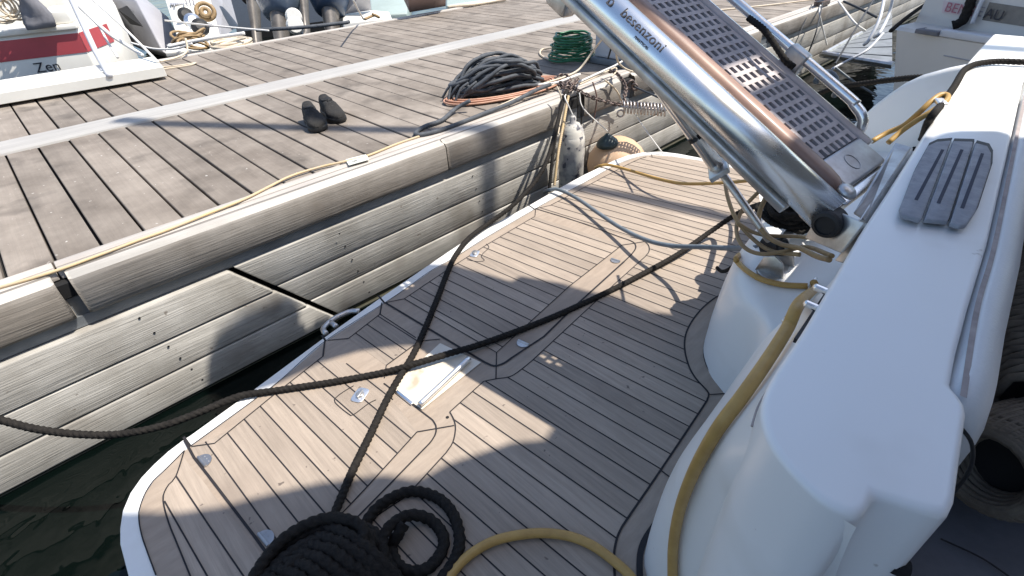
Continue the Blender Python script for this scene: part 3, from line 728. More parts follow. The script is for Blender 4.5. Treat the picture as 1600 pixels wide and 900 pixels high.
text('maker_lettering', 'besenzoni', .036, G(-.036, .672, .0245), -gd, gs * .82 + gn * .57, M['ink'], o, lift=.0015, spacing=1.05)
text('maker_mark', 'b', .042, G(-.038, .724, .0225), -gd, gs * .82 + gn * .57, M['ink'], o, lift=.0015)
text('maker_small_lettering', 'NAUTICAL', .010, G(-.0425, .60, .010), -gd, gs * .6 + gn * .8, M['ink'], o, lift=.002)
b = MB(); gbox(b, -.038, .0, .05, GL, -.058, -.036)
b.obj('under_channel', M['steel'], gw, bevel=.004)
b = MB()
rw = []
for t in (0, .012, .03, .06, GL):
    e = (.022 if t == 0 else .008 if t == .012 else .002 if t == .03 else 0)
    rw.append([G(.050 + e, t, .0), G(.050 + e, t, .024 - e * .6), G(.058 + e, t, .034 - e), G(.088 - e, t, .034 - e), G(.096 - e, t, .024 - e * .6), G(.096 - e, t, 0)])
b.grid(rw); b.f.append(list(range(6))[::-1]); b.mi.append(0)
b.obj('wooden_strip', M['wood'], gw, smooth=True)
# tread: a real perforated panel of rows of slots
b = MB(); u0, u1 = .098, .318; nrow = int((GL - .09) / .034)
cols_ = 7; cw = (u1 - u0 - .012) / cols_
for r in range(nrow + 1):
    t0 = .09 + r * .034
    if r < nrow:
        # cross bar above the slot row, then the webs between slots
        gbox(b, u0, u1, t0 + .0215, t0 + .034, .006, .018)
        off = (r % 2) * cw * .5
        x = u0; edges = [u0]
        for c in range(cols_ + 1):
            a = u0 + .007 + c * cw + (cw * .3 if r % 2 else 0)
            if a + cw * .58 > u1 - .003: break
            edges += [a, a + cw * .58]
        edges.append(u1)
        for e0, e1 in zip(edges[::2], edges[1::2]):
            if e1 > e0: gbox(b, e0, e1, t0, t0 + .0215, .0061, .0179)
b.obj('perforated_tread', M['grate'], gw)
b = MB(); gbox(b, u0, .178, .09, GL, -.032, -.026); gbox(b, .235, u1 + .04, .09, GL, -.032, -.026); gbox(b, .178, .235, .09, .31, -.032, -.026); gbox(b, .178, .235, .46, 1.07, -.032, -.026); gbox(b, .1, .14, .05, GL, -.03, .004); gbox(b, .27, .31, .05, GL, -.03, .004)
b.obj('tread_bearers', M['rubber'], gw)
b = MB(); gbox(b, u1 + .001, u1 + .036, .06, GL, -.02, .022)
b.obj('edge_profile', M['grate'], gw, bevel=.005, bseg=2)
b = MB(); b.tube([G(.375, .06, -.01), G(.375, GL, -.01)], .021, seg=20, smooth=False); b.obj('side_tube', M['chrome'], gw, smooth=True)
b = MB(); b.tube([G(.375, .10, .0), G(.378, .115, .03), G(.38, .16, .045), G(.38, .3, .05), G(.38, GL, .052)], .013, seg=14); b.obj('hand_rail', M['chrome'], gw, smooth=True)
b = MB(); gbox(b, .36, .40, .33, .39, -.02, .065); b.obj('rail_clamp', M['steel'], gw, bevel=.006)
# end plate between strip and hinge
b = MB(); gbox(b, .1, .325, .0, .088, -.01, .021); b.obj('end_plate', M['plate'], gw, bevel=.008, bseg=3)
b = MB(); b.torus(G(.2, .045, .0215), gn, .022, .0012, seg=24); b.obj('cast_emblem', M['plate'], gw)
b = MB(); gbox(b, .06, .36, -.03, .0, -.03, .012); b.obj('cross_tube', M['chrome'], gw, bevel=.01, bseg=3)
b = MB(); b.lathe(G(.045, -.005, .035), gn, [(0, .021), (.006, .021), (.012, .016), (.015, .006)], seg=20); b.obj('cap_bolt', M['steel'], gw, smooth=True)
# hinge block and brackets
b = MB(); b.lathe(at(1291, 351, .565), -gs, [(-.035, .031), (.0, .031), (.006, .028), (.008, .021), (.004, .02), (.004, .004)], seg=28); b.obj('hinge_knob', M['rubber'], gw, smooth=False)
b = MB(); gbox(b, -.012, .05, -.045, .03, -.05, -.005); b.obj('hinge_block', M['steel'], gw, bevel=.014, bseg=3)
b = MB()
p1, p2_, p3, p4 = at(1268, 372, .60), at(1352, 345, .53), at(1362, 352, .54), at(1338, 398, .62)
b.plate([at(1290, 322, .55), at(1356, 348, .53), at(1318, 396, .60), at(1262, 372, .64)], .008)
b.plate([at(1340, 346, .525), at(1394, 262, .525), at(1424, 232, .525), at(1418, 262, .54), at(1362, 352, .54)], .006)
b.plate([at(1356, 348, .53), at(1366, 352, .53), at(1320, 412, .62), at(1308, 408, .64)], .006)
b.obj('hinge_bracket', M['steel'], gw, bevel=.003)
b = MB(); b.plate([at(1400, 225, .52), at(1424, 232, .515), at(1352, 345, .515), at(1335, 335, .56)], .004); b.obj('bracket_web', M['plate'], gw)
# hydraulic lifting ram
foot = at(1208, 384, .90)
head = at(972, 50, .275)
ax = (foot - head).normalized(); LL = (foot - head).length
b = MB(); b.lathe(head, ax, [(-.0, .02), (.003, .023), (LL * .60, .023), (LL * .605, .02)], seg=24); b.obj('ram_cylinder', M['chrome'], gw, smooth=True)
b = MB(); b.lathe(head + ax * LL * .6, ax, [(0, .012), (LL * .37, .012), (LL * .38, .017), (LL * .4, .017)], seg=16); b.obj('ram_rod', M['steel'], gw, smooth=True)
side = ax.cross(Vector((0, 0, 1))).normalized()
b = MB(); b.tube([head + side * .03, head + ax * LL * .57 + side * .03], .007, seg=10, smooth=False); b.obj('ram_pipe', M['steel'], gw, smooth=True)
b = MB(); b.obox(head + ax * LL * .6 + side * .004, ax, side, ax.cross(side), .009, .052, .03); b.obj('ram_collar', M['steel'], gw, bevel=.003)
for q in (.2, .44):
    b = MB(); b.lathe(head + ax * LL * q, ax, [(0, .026), (.014, .026)], seg=20); b.tube([head + ax * LL * (q + .012) + side * .02, head + ax * LL * (q - .0) + side * .045 ], .007, seg=8, smooth=False); b.obj('rubber_ring', M['rubber'], gw)
b = MB(); gbox(b, -.03, .02, .84, .92, -.10, -.045); b.obj('ram_clevis', M['steel'], gw, bevel=.008)
fb = at(1211, 420, .955)
b = MB()
pts = []
for k in range(24):
    a = 2 * PI * k / 24; pts.append((fb.x + math.cos(a) * .075, fb.y - .0 + math.sin(a) * .05))
b.prism(pts, fb.z - .012, fb.z + .006); b.obj('ram_foot_plate', M['steel'], gw, bevel=.004)
b = MB(); b.lathe(foot + Vector((0, -.005, .0)), (-.25, -.75, .35), [(-.035, .03), (.03, .03), (.034, .024), (.03, .02), (.028, .005)], seg=28); b.obj('ram_pivot', M['rubber'], gw)
for s_ in (-.042, .042):
    b = MB(); c = fb + Vector((s_, .0, .0)); b.plate([c + Vector((0, .045, 0)), c + Vector((0, .03, .055)), c + Vector((0, .0, .072)), c + Vector((0, -.03, .055)), c + Vector((0, -.045, 0))], .006)
    b.obj('ram_foot_cheek', M['steel'], gw, bevel=.002)
# dark winch-like cluster on the far side
b = MB()
c = at(1225, 318, .98); b.lathe(c, (0, 0, 1), [(0, .06), (.02, .062), (.03, .045), (.06, .045), (.07, .06), (.08, .058), (.085, .02)], seg=24)
b.obj('capstan', M['rubber'], yacht)
b = MB(); random.seed(4)
q = []
c = at(1232, 344, .925)
for k in range(70): q.append(c + Vector((.0 + math.cos(k * 1.3) * (.05 + .07 * random.random()), -.0 + math.sin(k * 1.3) * (.05 + .07 * random.random()), .012 + .0012 * k)))
b.rope(q, .009); t_ = b.obj('black_rope', M['brope'], None, smooth=True)
tag(t_, 'tangle of black rope wrapped on the capstan below the gangway', 'rope')
b = MB(); b.plate([at(1205, 392, .93), at(1250, 328, .9), at(1262, 330, .9), at(1225, 388, .93)], .004); b.obj('deck_plate', M['steel'], yacht)
base(gw, at(1285, 345, .6))

# ================================================================== ROPES AND HOSES ON THE PLATFORM
def hose(pts, r, m, name, label, cat, seg=12, rope=False, **kw):
    b = MB(); b.rope(pts, r) if rope else b.tube(pts, r, seg=seg, step=kw.pop('step', None))
    o = b.obj(name, M[m], None, smooth=True); return tag(o, label, cat, kw.get('group'))
from mathutils.bvhtree import BVHTree
_bv = []
def bvh(name):
    o = bpy.data.objects[name]; dg = bpy.context.evaluated_depsgraph_get(); e = o.evaluated_get(dg); me = e.to_mesh()
    t = BVHTree.FromPolygons([o.matrix_world @ v.co for v in me.vertices], [tuple(p.vertices) for p in me.polygons]); e.to_mesh_clear(); return t
bpy.context.view_layer.update()
for _n in ('transom', 'coaming', 'quarter_wing', 'swim_platform'): _bv.append(bvh(_n))
def snap(x, y, r):                             # point resting on whatever yacht surface is there, r above it
    d = Vector(RM @ _r(x, y)).normalized(); best = None
    for t in _bv:
        h = t.ray_cast(Vector((0, 0, CZ)), d)
        if h[0] is not None and (best is None or h[3] < best[1][3]): best = (t, h)
    p, n = best[1][0], best[1][1]
    if n.dot(d) > 0: n = -n
    return p + n * r
# long black line A: coil -> across deck -> over the rim -> up to the pontoon chain
hose([at(506, 842, 1.26), at(519, 812, 1.315), at(548, 742, 1.335), at(580, 676, 1.338), at(611, 612, 1.338), at(650, 545, 1.338), at(682, 470, 1.338), at(703, 416, 1.335), at(716, 393, 1.332), at(733, 372, 1.33), at(762, 350, 1.325), at(800, 322, 1.28), at(835, 285, 1.22), at(855, 250, 1.14), at(868, 205, 1.05), at(878, 165, .98), at(886, 142, .965)],
     .0115, 'brope', 'black_rope', 'black laid rope running from the heaped coil over the rim to the chain', 'rope', rope=True)
# line B
hose([at(-60, 640, 1.22), at(0, 656, 1.26), at(60, 671, 1.3), at(130, 679, 1.33), at(190, 678, 1.345), at(255, 665, 1.345), at(315, 643, 1.34), at(350, 628, 1.337), at(383, 617, 1.334), at(440, 609, 1.337), at(520, 597, 1.337), at(600, 582, 1.337), at(650, 568, 1.32), at(700, 553, 1.32), at(760, 535, 1.33), at(860, 497, 1.338), at(950, 456, 1.338), at(1010, 425, 1.335), at(1060, 397, 1.325), at(1110, 362, 1.3), at(1150, 335, 1.2), at(1180, 322, 1.08), at(1215, 315, .93)],
     .0115, 'brope', 'black_rope', 'black laid rope drooping from the left edge and crossing the teak deck to the capstan', 'rope', rope=True)
# heaped coil
b = MB(); random.seed(2)
cc = at(494, 938, 1.335); path = []
turns = 15; L = 40
for i in range(turns * L):
    k = i / L; lay = k / turns
    R = .17 * (1 - .66 * lay) + .018 * math.sin(k * 5.1) ; zz = .012 + .088 * lay ** .85 + .006 * math.sin(i * .3)
    a = 2 * PI * k
    path.append(cc + Vector((math.cos(a) * R * 1.08 + .03 * math.sin(k * 2.2), math.sin(a) * R * .85 + .015 * math.cos(k * 1.7), zz)))
b.rope(path[::5], .0145)
path = []
for i in range(9 * L):
    k = i / L; lay = k / 9; a = 2 * PI * k
    path.append(cc + Vector((math.cos(a) * (.165 - .05 * (k % 2)) + .012 * math.sin(k * 7), math.sin(a) * (.145 - .04 * (k % 2)), .02 + .075 * lay + .02 * abs(math.sin(k * 3)))))
b.rope(path[::5], .0145)
path = []
for i in range(8):                              # rope bundles laid over the heap front to back
    x = -.10 + .028 * i
    path += [cc + Vector((x - .06, .13 - .01 * abs(i - 4), .03)), cc + Vector((x, .09, .08)), cc + Vector((x + .03, .02, .108)), cc + Vector((x + .05, -.06, .1)), cc + Vector((x + .06, -.13, .06)), cc + Vector((x + .03, -.06, .105)), cc + Vector((x + .005, .02, .115))]
b.rope(path, .0145)
coil = b.obj('rope_coil', M['brope'], None, smooth=True)
tag(coil, 'heaped coil of thick black rope at the bottom edge of the teak deck', 'rope coil')
base(coil, (0, 0, 0)) if False else None
hz = 1.333
hose([at(590, 930, 1.30), at(566, 880, hz), at(563, 850, hz), at(575, 812, hz), at(600, 785, hz), at(640, 768, hz), at(680, 776, hz), at(706, 800, hz), at(718, 838, hz), at(712, 872, hz), at(690, 905, hz), at(660, 935, hz), at(630, 915, 1.32), at(606, 880, 1.31), at(597, 848, 1.30), at(610, 822, 1.30), at(640, 805, 1.31), at(672, 812, hz), at(692, 836, hz), at(690, 862, hz), at(668, 888, hz), at(640, 893, hz), at(620, 880, hz), at(612, 855, hz), at(622, 835, 1.31), at(632, 818, 1.30)],
     .0145, 'brope', 'black_rope', 'thick black rope laid in two loose loops beside the heaped coil', 'rope', rope=True)
hz = 1.332
hose([at(690, 925, hz), at(708, 893, hz), at(735, 866, hz), at(770, 846, hz), at(810, 836, hz), at(850, 833, hz), at(890, 838, hz), at(925, 852, hz), at(955, 873, hz), at(985, 900, hz), at(1000, 925, hz)],
     .0125, 'hosey', 'yellow_hose', 'ochre yellow hose curving in an arc over the teak at the bottom edge', 'hose')
hose([snap(1059, 950, .013), snap(1059, 900, .013), snap(1061, 850, .013), snap(1072, 795, .013), snap(1095, 738, .013), snap(1132, 680, .013), snap(1174, 625, .013), snap(1215, 568, .015), snap(1245, 522, .017), snap(1266, 483, .02), snap(1276, 460, .022), snap(1272, 448, .015)],
     .0105, 'hosey', 'yellow_hose', 'thick ochre hose lying down the white transom side to the bottom edge', 'hose')
hose([snap(1262, 451, .009), snap(1225, 449, .009), snap(1192, 441, .009), snap(1170, 429, .010), snap(1156, 414, .012), at(1150, 404, .97), at(1158, 396, 1.05)],
     .009, 'hosey', 'yellow_hose', 'short ochre hose bent across the white moulding below the gangway foot', 'hose')
hose([at(930, 262, 1.40), at(938, 259, 1.345), at(952, 258, 1.325), at(980, 265, 1.30), at(1020, 277, 1.26), at(1060, 286, 1.24), at(1100, 287, 1.22), at(1150, 284, 1.18), at(1198, 280, 1.10), at(1230, 280, 1.0)],
     .009, 'hosey', 'yellow_hose', 'ochre hose slung over the far rim and above the teak towards the gangway', 'hose')
hose([at(1128, 205, .70), at(1131, 240, .74), at(1133, 285, .79), at(1139, 315, .82), at(1152, 345, .85), at(1175, 372, .88), at(1205, 392, .88), at(1250, 398, .85)],
     .0065, 'hosed', 'tan_hose', 'tan hose hanging straight down from under the gangway', 'hose', group='tan hoses tangled around the gangway foot')
hose([at(1205, 283, .75), at(1180, 305, .80), at(1160, 328, .84), at(1151, 352, .87), at(1154, 374, .88), at(1168, 390, .885), at(1192, 397, .88), at(1225, 393, .86), at(1260, 386, .84), at(1300, 400, .74)],
     .0065, 'hosed', 'tan_hose', 'tan hose looping lowest around the gangway foot', 'hose', group='tan hoses tangled around the gangway foot')
hose([at(1216, 292, .72), at(1198, 308, .76), at(1188, 328, .80), at(1186, 350, .83), at(1200, 370, .85), at(1222, 382, .85), at(1250, 388, .83), at(1275, 400, .77), at(1296, 406, .74)],
     .0075, 'hosed', 'tan_hose', 'tan hose curling closest to the hinge knob', 'hose', group='tan hoses tangled around the gangway foot')
hose([at(1152, 348, .84), at(1175, 362, .86), at(1200, 368, .86), at(1250, 370, .84), at(1285, 376, .78), at(1305, 386, .72)],
     .006, 'hosed', 'tan_hose', 'thin tan hose running level under the hinge bracket', 'hose', group='tan hoses tangled around the gangway foot')
hose([at(850, 300, 1.42), at(858, 297, 1.34), at(872, 296, 1.318), at(900, 309, 1.31), at(935, 333, 1.30), at(970, 356, 1.285), at(1010, 375, 1.25), at(1050, 384, 1.21), at(1100, 386, 1.14), at(1150, 388, 1.05), at(1185, 387, .97)],
     .0105, 'hoseg', 'grey_hose', 'blue grey hose crossing the sunlit teak in front of the gangway', 'hose')
hose([at(1120, 418, 1.27), at(1128, 424, 1.26), at(1140, 420, 1.2), at(1158, 405, 1.12), at(1178, 395, 1.0), at(1200, 392, .95)],
     .007, 'brope', 'black_rope', 'short frayed black rope end sticking out over the teak by the white moulding', 'rope', rope=True)
# twin yellow hoses on the right, clipped to the coaming
hose([at(1362, 221, .62), at(1385, 208, .60), at(1412, 196, .57), at(1436, 176, .52), at(1455, 158, .49), at(1470, 148, .478), at(1480, 149, .478), at(1479, 157, .485), at(1462, 170, .50), at(1436, 186, .53), at(1410, 204, .57), at(1388, 223, .60)],
     .0078, 'hosey', 'yellow_hose', 'ochre hose doubled back through the clip at the sunny end of the coaming', 'hose')
b = MB(); c = at(1470, 160, .487); b.obox(c, Vector((.8, .5, .1)).normalized(), Vector((-.5, .8, 0)).normalized(), Vector((0, 0, 1)), .02, .012, .006); b.obj('hose_clip', M['satin'], yacht, bevel=.003)
# black rope over the coaming's sunny end
hose([onX(1240, 165, 3.3), onX(1300, 138, 3.2), onX(1345, 131, 3.1), onX(1400, 124, 3.0), onX(1440, 121, 2.9), onX(1475, 124, 2.86)],
     .012, 'brope', 'black_rope', 'black rope stretched above the water from the gangway rail to the quarter wing', 'rope', rope=True)
hose([at(1640, 97, .482), at(1600, 97, .485), at(1560, 96, .487), at(1530, 99, .488), at(1515, 104, .489), snap(1503, 118, .012), snap(1489, 142, .012), snap(1470, 172, .012), snap(1455, 195, .012), snap(1440, 216, .012), snap(1428, 234, .012)],
     .009, 'brope', 'black_rope', 'black rope lying over the far end of the white coaming and hanging down its side', 'rope', rope=True)
hose([at(1170, 28, .25), at(1195, 48, .27), at(1212, 72, .30), at(1228, 95, .33), at(1240, 105, .345)], .0075, 'brope', 'black_rope', 'black rope lashed along the upper gangway rail', 'rope', rope=True)
hose([at(1275, 128, .40), at(1280, 118, .39), at(1296, 113, .39), at(1306, 122, .40), at(1307, 140, .43), at(1303, 150, .45)], .0075, 'hoseg', 'grey_rope', 'dark grey rope loop tied round the lower gangway rail', 'rope')
# chafe guard rail on the coaming side
b = MB(); b.tube([snap(1234, 508, .012), snap(1252, 478, .02), snap(1275, 440, .012)], .005, seg=10); b.obj('hose_guide_rail', M['chrome'], yacht, smooth=True)
for p in ((1292, 456), (1278, 482)):
    b = MB(); b.lathe(at(*p, .515), (-.4, 1, .3), [(0, .006), (.02, .006), (.022, .003)], seg=10); b.obj('hose_stud', M['chrome'], yacht)
b = MB(); b.obox(at(1268, 497, .53), (at(1300, 452, .53) - at(1262, 510, .53)).normalized(), Vector((0, 1, 0)), Vector((0, 0, 1)), .07, .004, .004); b.obj('guide_backing', M['rubber'], yacht)
b = MB(); b.lathe(at(1202, 537, 1.0), (0, 1, .2), [(0, .006), (.002, .005)], seg=6); b.obj('screw_head', M['steel'], yacht)

# woven rolled rug / basket in the cockpit
rug = tag(empty('woven_basket'), 'dark woven rattan basket lying on the cockpit seat, its dark round mouth facing out', 'basket')
c = at(1541, 733, .70); axr = Vector((.82, -.42, -.16)).normalized()
prof_ = [(.05, .042), (.02, .047), (.0, .054), (-.004, .061), (.004, .068), (.03, .075), (.12, .083), (.3, .09), (.5, .09)]
b = MB(); b.lathe(c, axr, [(t, r * .96) for t, r in prof_], seg=32); b.obj('lining', M['rubber'], rug, smooth=True)
ua = axr.orthogonal().normalized(); va = axr.cross(ua); pts = []
_pl = [Vector((t, r, 0)) for t, r in prof_]; _sp = spline(_pl, .0086)
for i_, q in enumerate(_sp):
    q2 = _sp[min(i_ + 1, len(_sp) - 1)]
    for k in range(20):
        f = k / 20; a = 2 * PI * f; t, r = q.x + (q2.x - q.x) * f, q.y + (q2.y - q.y) * f
        pts.append(c + axr * t + (ua * math.cos(a) + va * math.sin(a)) * r)
b = MB(); b.tube(pts, .0052, seg=7, smooth=False); 
for k in range(44):
    a = 2 * PI * k / 44; b.tube([c + axr * t + (ua * math.cos(a + t * 1.5) + va * math.sin(a + t * 1.5)) * (r + .0035) for t, r in prof_], .0026, seg=5, step=.01)
b.obj('weave', M['woven'], rug, smooth=True)
b = MB(); b.lathe(c + axr * .04, -axr, [(0, .046), (.001, .045)], seg=28); b.obj('mouth', M['dark'], rug)
base(rug, c)
tb = tag(empty('woven_bag'), 'dark grey brown woven bag slumped behind the white backrest', 'bag')
b = MB(); rows = []
for i in range(13):
    t = i / 12; row = []
    p = Vector((.97 + t * 1.4, -.165 + t * .05, CZ - .68 + .05 * math.sin(t * 3)))
    for k in range(24):
        a = 2 * PI * k / 24; rr = .075 * (1 + .12 * math.sin(3 * a + i)) * (min(1, .55 + 3 * t)) * (1.3)
        row.append(p + Vector((0, math.cos(a) * rr - .03, math.sin(a) * rr * 1.25)))
    rows.append(row)
b.grid(rows, close=True); b.f.append(list(range(24))); b.mi.append(0)
b.obj('lining', M['rubber'], tb, smooth=True)
b = MB(); P_ = []
for i in range(96):
    t = i / 95 * 11.99; r0, r1 = rows[int(t)], rows[int(t) + 1]; f0 = t - int(t); c_ = sum(r0, Vector((0, 0, 0))) / 24
    for k in range(24): q = r0[k].lerp(r1[k], f0); P_.append(q + (q - c_).normalized() * (.003 if (i + k) % 2 else .006))
b.tube(P_, .0075, seg=6, smooth=False)
b.obj('weave', M['woven'], tb, smooth=True)
b = MB(); b.tube([V(1.0, -.16, .64), V(1.1, -.14, .57), V(1.25, -.15, .56), V(1.5, -.15, .55)], .008, seg=8); b.obj('strap', M['rubber'], tb, smooth=True)
base(tb, (1.2, -.2, CZ - .85))

# ================================================================== ON THE PONTOON
def shoe(toe, heel, label, flip=1):
    toe = Vector((toe[0], toe[1], DK)); heel = Vector((heel[0], heel[1], DK))
    d = (toe - heel).normalized(); s_ = Vector((-d.y, d.x, 0)) * flip; Ls = .29
    t = tag(empty('shoe'), label, 'shoe', 'pair of black shoes left on the pontoon')
    # outline of the sole
    prof = [(0, .0, .028), (.03, 0, .036), (.08, 0, .037), (.13, .002, .034), (.18, .006, .042), (.225, .008, .047), (.26, .006, .040), (.283, .002, .022), (.29, 0, .006)]
    def wid(x):
        for a, c_ in zip(prof, prof[1:]):
            if a[0] <= x <= c_[0]:
                k = (x - a[0]) / (c_[0] - a[0]); return a[1] + (c_[1] - a[1]) * k, a[2] + (c_[2] - a[2]) * k
        return prof[-1][1:]
    b = MB(); ring = []
    xs_ = [i / 20 * .29 for i in range(21)]
    ring = [heel + d * x + s_ * (wid(x)[0] + wid(x)[1] * 1.2 + .004) for x in xs_] + [heel + d * x + s_ * (wid(x)[0] - wid(x)[1] * 1.2 - .004) for x in xs_[::-1]]
    b.prism([(p.x, p.y) for p in ring], DK + .006, DK + .034); b.obj('sole', M['sole'], t, bevel=.006, bseg=2)
    b = MB(); rows = []
    hts = [(0, .09), (.008, .118), (.04, .108), (.08, .098), (.12, .104), (.15, .104), (.18, .09), (.21, .076), (.24, .068), (.268, .06), (.284, .05), (.29, .036)]
    for (x, hh) in hts:
        cx_, ww = wid(x); row = []
        for k in range(13):
            a = PI * k / 12; f = math.sin(a) ** .5
            row.append(heel + d * x + s_ * (cx_ + math.copysign(abs(math.cos(a)) ** .7, math.cos(a)) * ww * 1.22) + Vector((0, 0, .03 + (hh - .03) * f)))
        rows.append(row)
    b.grid(rows, flip=flip < 0); b.f.append(list(range(13))[::-1]); b.mi.append(0); b.obj('upper', M['shoe'], t, smooth=True)
    b = MB(); c = heel + d * .066 + Vector((0, 0, .103)); pts = [c + d * math.cos(a) * .055 + s_ * math.sin(a) * .028 + Vector((0, 0, .004 * math.cos(a * 2) - .002)) for a in [2 * PI * k / 20 for k in range(20)]]
    b.tube(pts, .006, seg=8, smooth=False, closed=True); b.obj('collar', M['shoe'], t, smooth=True)
    b = MB(); b.plate([p + Vector((0, 0, .001)) for p in pts], .003); b.obj('opening', M['dark'], t)
    for k in range(4):
        x = .135 + k * .022; cx_, ww = wid(x); z = .112 - .013 * k
        b = MB(); b.tube([heel + d * x + s_ * -.018 + Vector((0, 0, z - .006)), heel + d * (x + .006) + Vector((0, 0, z)), heel + d * (x + .012) + s_ * .018 + Vector((0, 0, z - .006))], .0028, seg=6); b.obj('lace', M['rubber'], t, smooth=True)
    base(t, heel)
shoe((1.245, 2.935), (1.335, 3.21), 'black shoe nearer the camera edge of the pair, toe pointing at the rub rail')
shoe((1.425, 2.985), (1.475, 3.27), 'black shoe on the right of the pair, its lace loose and standing up', -1)

# slate hose heap
random.seed(9)
b = MB(); ctr = Vector((2.50, 2.72, DK)); dirv = Vector((.86, -.18, 0)).normalized(); sv_ = Vector((-dirv.y, dirv.x, 0))
for k in range(24):
    a_l = .33 + random.uniform(-.09, .04) - .003 * k; w_ = .095 + random.uniform(-.035, .05); z0 = .05 + .0075 * k; rot = random.uniform(-.22, .22); ph = random.uniform(0, 6)
    off = sv_ * random.uniform(-.05, .05) + dirv * random.uniform(-.04, .03); pts = []
    for j in range(16):
        a = 2 * PI * j / 16; wob = 1 + .16 * math.sin(3 * a + ph); sx = math.cos(a) * a_l * (1 + .05 * math.sin(2 * a + ph)); sy = math.sin(a) * w_ * wob * (1 + .3 * math.cos(a))
        px_, py_ = sx * math.cos(rot) - sy * math.sin(rot), sx * math.sin(rot) + sy * math.cos(rot)
        pts.append(ctr + off + dirv * px_ + sv_ * py_ + Vector((0, 0, max(.033, z0 * (1 - .55 * abs(math.cos(a)) ** 3) + random.uniform(-.012, .012)))))
    b.tube(pts, .0118, seg=10, closed=True, step=.02)
for k in range(3):                                # standing loops at the left end and tufts of loose tails
    c_ = ctr - dirv * (.17 + .03 * k) + sv_ * random.uniform(-.06, .06) + Vector((0, 0, .10 + .012 * k)); pts = []
    for j in range(12): a = 2 * PI * j / 12; pts.append(c_ + dirv * math.cos(a) * (.1 + .01 * k) + sv_ * math.sin(a) * .075 + Vector((0, 0, .035 * math.sin(a + k))))
    b.tube(pts, .0118, seg=10, closed=True, step=.02)
for k in range(9):
    p_ = ctr - dirv * random.uniform(.26, .36) + sv_ * random.uniform(-.09, .09); b.tube([p_ + dirv * .06 + Vector((0, 0, .12)), p_ + Vector((0, 0, .09)), p_ - dirv * .05 + sv_ * random.uniform(-.04, .04) + Vector((0, 0, .02))], .0085, seg=6)
o = b.obj('hose_heap', M['dkgrey'], None, smooth=True); tag(o, 'flaked heap of slate grey mooring hose on the pontoon edge', 'rope heap')
b = MB()
for k in range(7):
    pts = []; rr = .36 + .018 * k; ww = .13 + .012 * k
    for j in range(14):
        a = 2 * PI * j / 14; pts.append(ctr + sv_ * -.04 + dirv * .03 + dirv * math.cos(a) * rr + sv_ * math.sin(a) * ww * (1 if math.sin(a) < 0 else .8) + Vector((0, 0, .014 + .005 * (k % 3) + random.uniform(0, .003))))
    b.tube(pts, .0068, seg=8, closed=True, step=.02)
o = b.obj('cable_coil', M['orange'], None, smooth=True); tag(o, 'flat coil of salmon coloured cable under the slate grey heap', 'cable coil')
zk = .965
hose([at(735, 157, .93), at(712, 170, .97), at(690, 188, .985), at(665, 197, .985), at(651, 206, .985), at(652, 211, .985), at(680, 206, .985), at(720, 192, .985), at(760, 176, .98), at(800, 160, .97), at(835, 142, .95), at(860, 132, .94)],
     .0125, 'dkgrey', 'slate_hose', 'slate grey hose end bent back in a hairpin on the pontoon edge', 'hose')
hose([at(732, 186, .985), at(770, 170, .985), at(810, 152, .97), at(850, 138, .96), at(870, 130, .95)], .005, 'cream', 'cream_line', 'thin cream cord stretched past the front of the slate grey heap', 'cord')
# yellow cord along the rub rail, with paper tag
hose([at(-40, 462, .992), at(0, 449, .992), at(50, 435, .992), at(100, 419, .99), at(160, 397, .99), at(215, 376, .99), at(260, 360, .99), at(320, 336, .988), at(380, 312, .988), at(420, 292, .988), at(455, 275, .988), at(500, 261, .988), at(540, 252, .985), at(575, 243, .988), at(620, 225, .99), at(655, 213, .99)],
     .006, 'yline', 'yellow_line', 'thin yellow cord lying along the pontoon edge strips', 'cord')
b = MB(); b.plate([at(540, 249, .984), at(545, 258, .984), at(577, 249, .984), at(572, 241, .984)], .002); o = b.obj('paper_tag', M['label'], None); tag(o, 'small pale tag fixed to the yellow cord', 'tag')
text('tag_lettering', 'vpz', .022, at(551, 253.5, .982), at(575, 247, .984) - at(548, 256, .984), Vector((0, 0, 1)).cross(at(575, 247, .984) - at(548, 256, .984)), M['ink'], o)

# green hose coil by the pedestal
b = MB(); random.seed(12); gc = Vector((3.80, 2.98, DK)); gc = at(893, 92, .99)
for k in range(10):
    pts = []; rr = .155 - .004 * k
    for j in range(14):
        a = 2 * PI * j / 14; pts.append(gc + Vector((math.cos(a) * rr * 1.25 + random.uniform(-.015, .015), math.sin(a) * rr * 1.1 + random.uniform(-.015, .015), .02 + .018 * k + random.uniform(-.006, .006))))
    b.tube(pts, .0085, seg=8, closed=True, step=.02)
o = b.obj('garden_hose', M['hosegr'], None, smooth=True); tag(o, 'glossy green garden hose coiled on the pontoon beside the pedestal', 'hose')
hose([at(925, 86, .97), at(890, 88, .985), at(862, 93, .99), at(845, 86, .99), at(846, 78, .985), at(860, 75, .97), at(885, 72, .93), at(900, 70, .9)], .008, 'cream', 'cream_hose', 'cream hose looped around the green coil', 'hose')
hose([at(950, 45, .60), at(943, 58, .68), at(930, 75, .78), at(912, 100, .88), at(900, 112, .92), at(880, 121, .94), at(848, 131, .955)], .007, 'cream', 'cream_hose', 'cream hose hanging from the gangway tip down to the chain knot', 'hose')
hose([at(966, 55, .62), at(963, 75, .7), at(965, 95, .8), at(975, 106, .88), at(990, 112, .93), at(1006, 112, .95)], .006, 'cream', 'cream_hose', 'cream hose in front of the pedestal face', 'hose')
hose([at(958, 50, .6), at(956, 70, .68), at(950, 92, .76)], .006, 'rubber', 'black_cable', 'short black cable in front of the pedestal face', 'cable')
hose([at(905, 128, .93), at(940, 112, .92), at(960, 103, .9), at(972, 96, .88)], .007, 'white', 'white_hose', 'white hose end resting on the chain knot', 'hose')
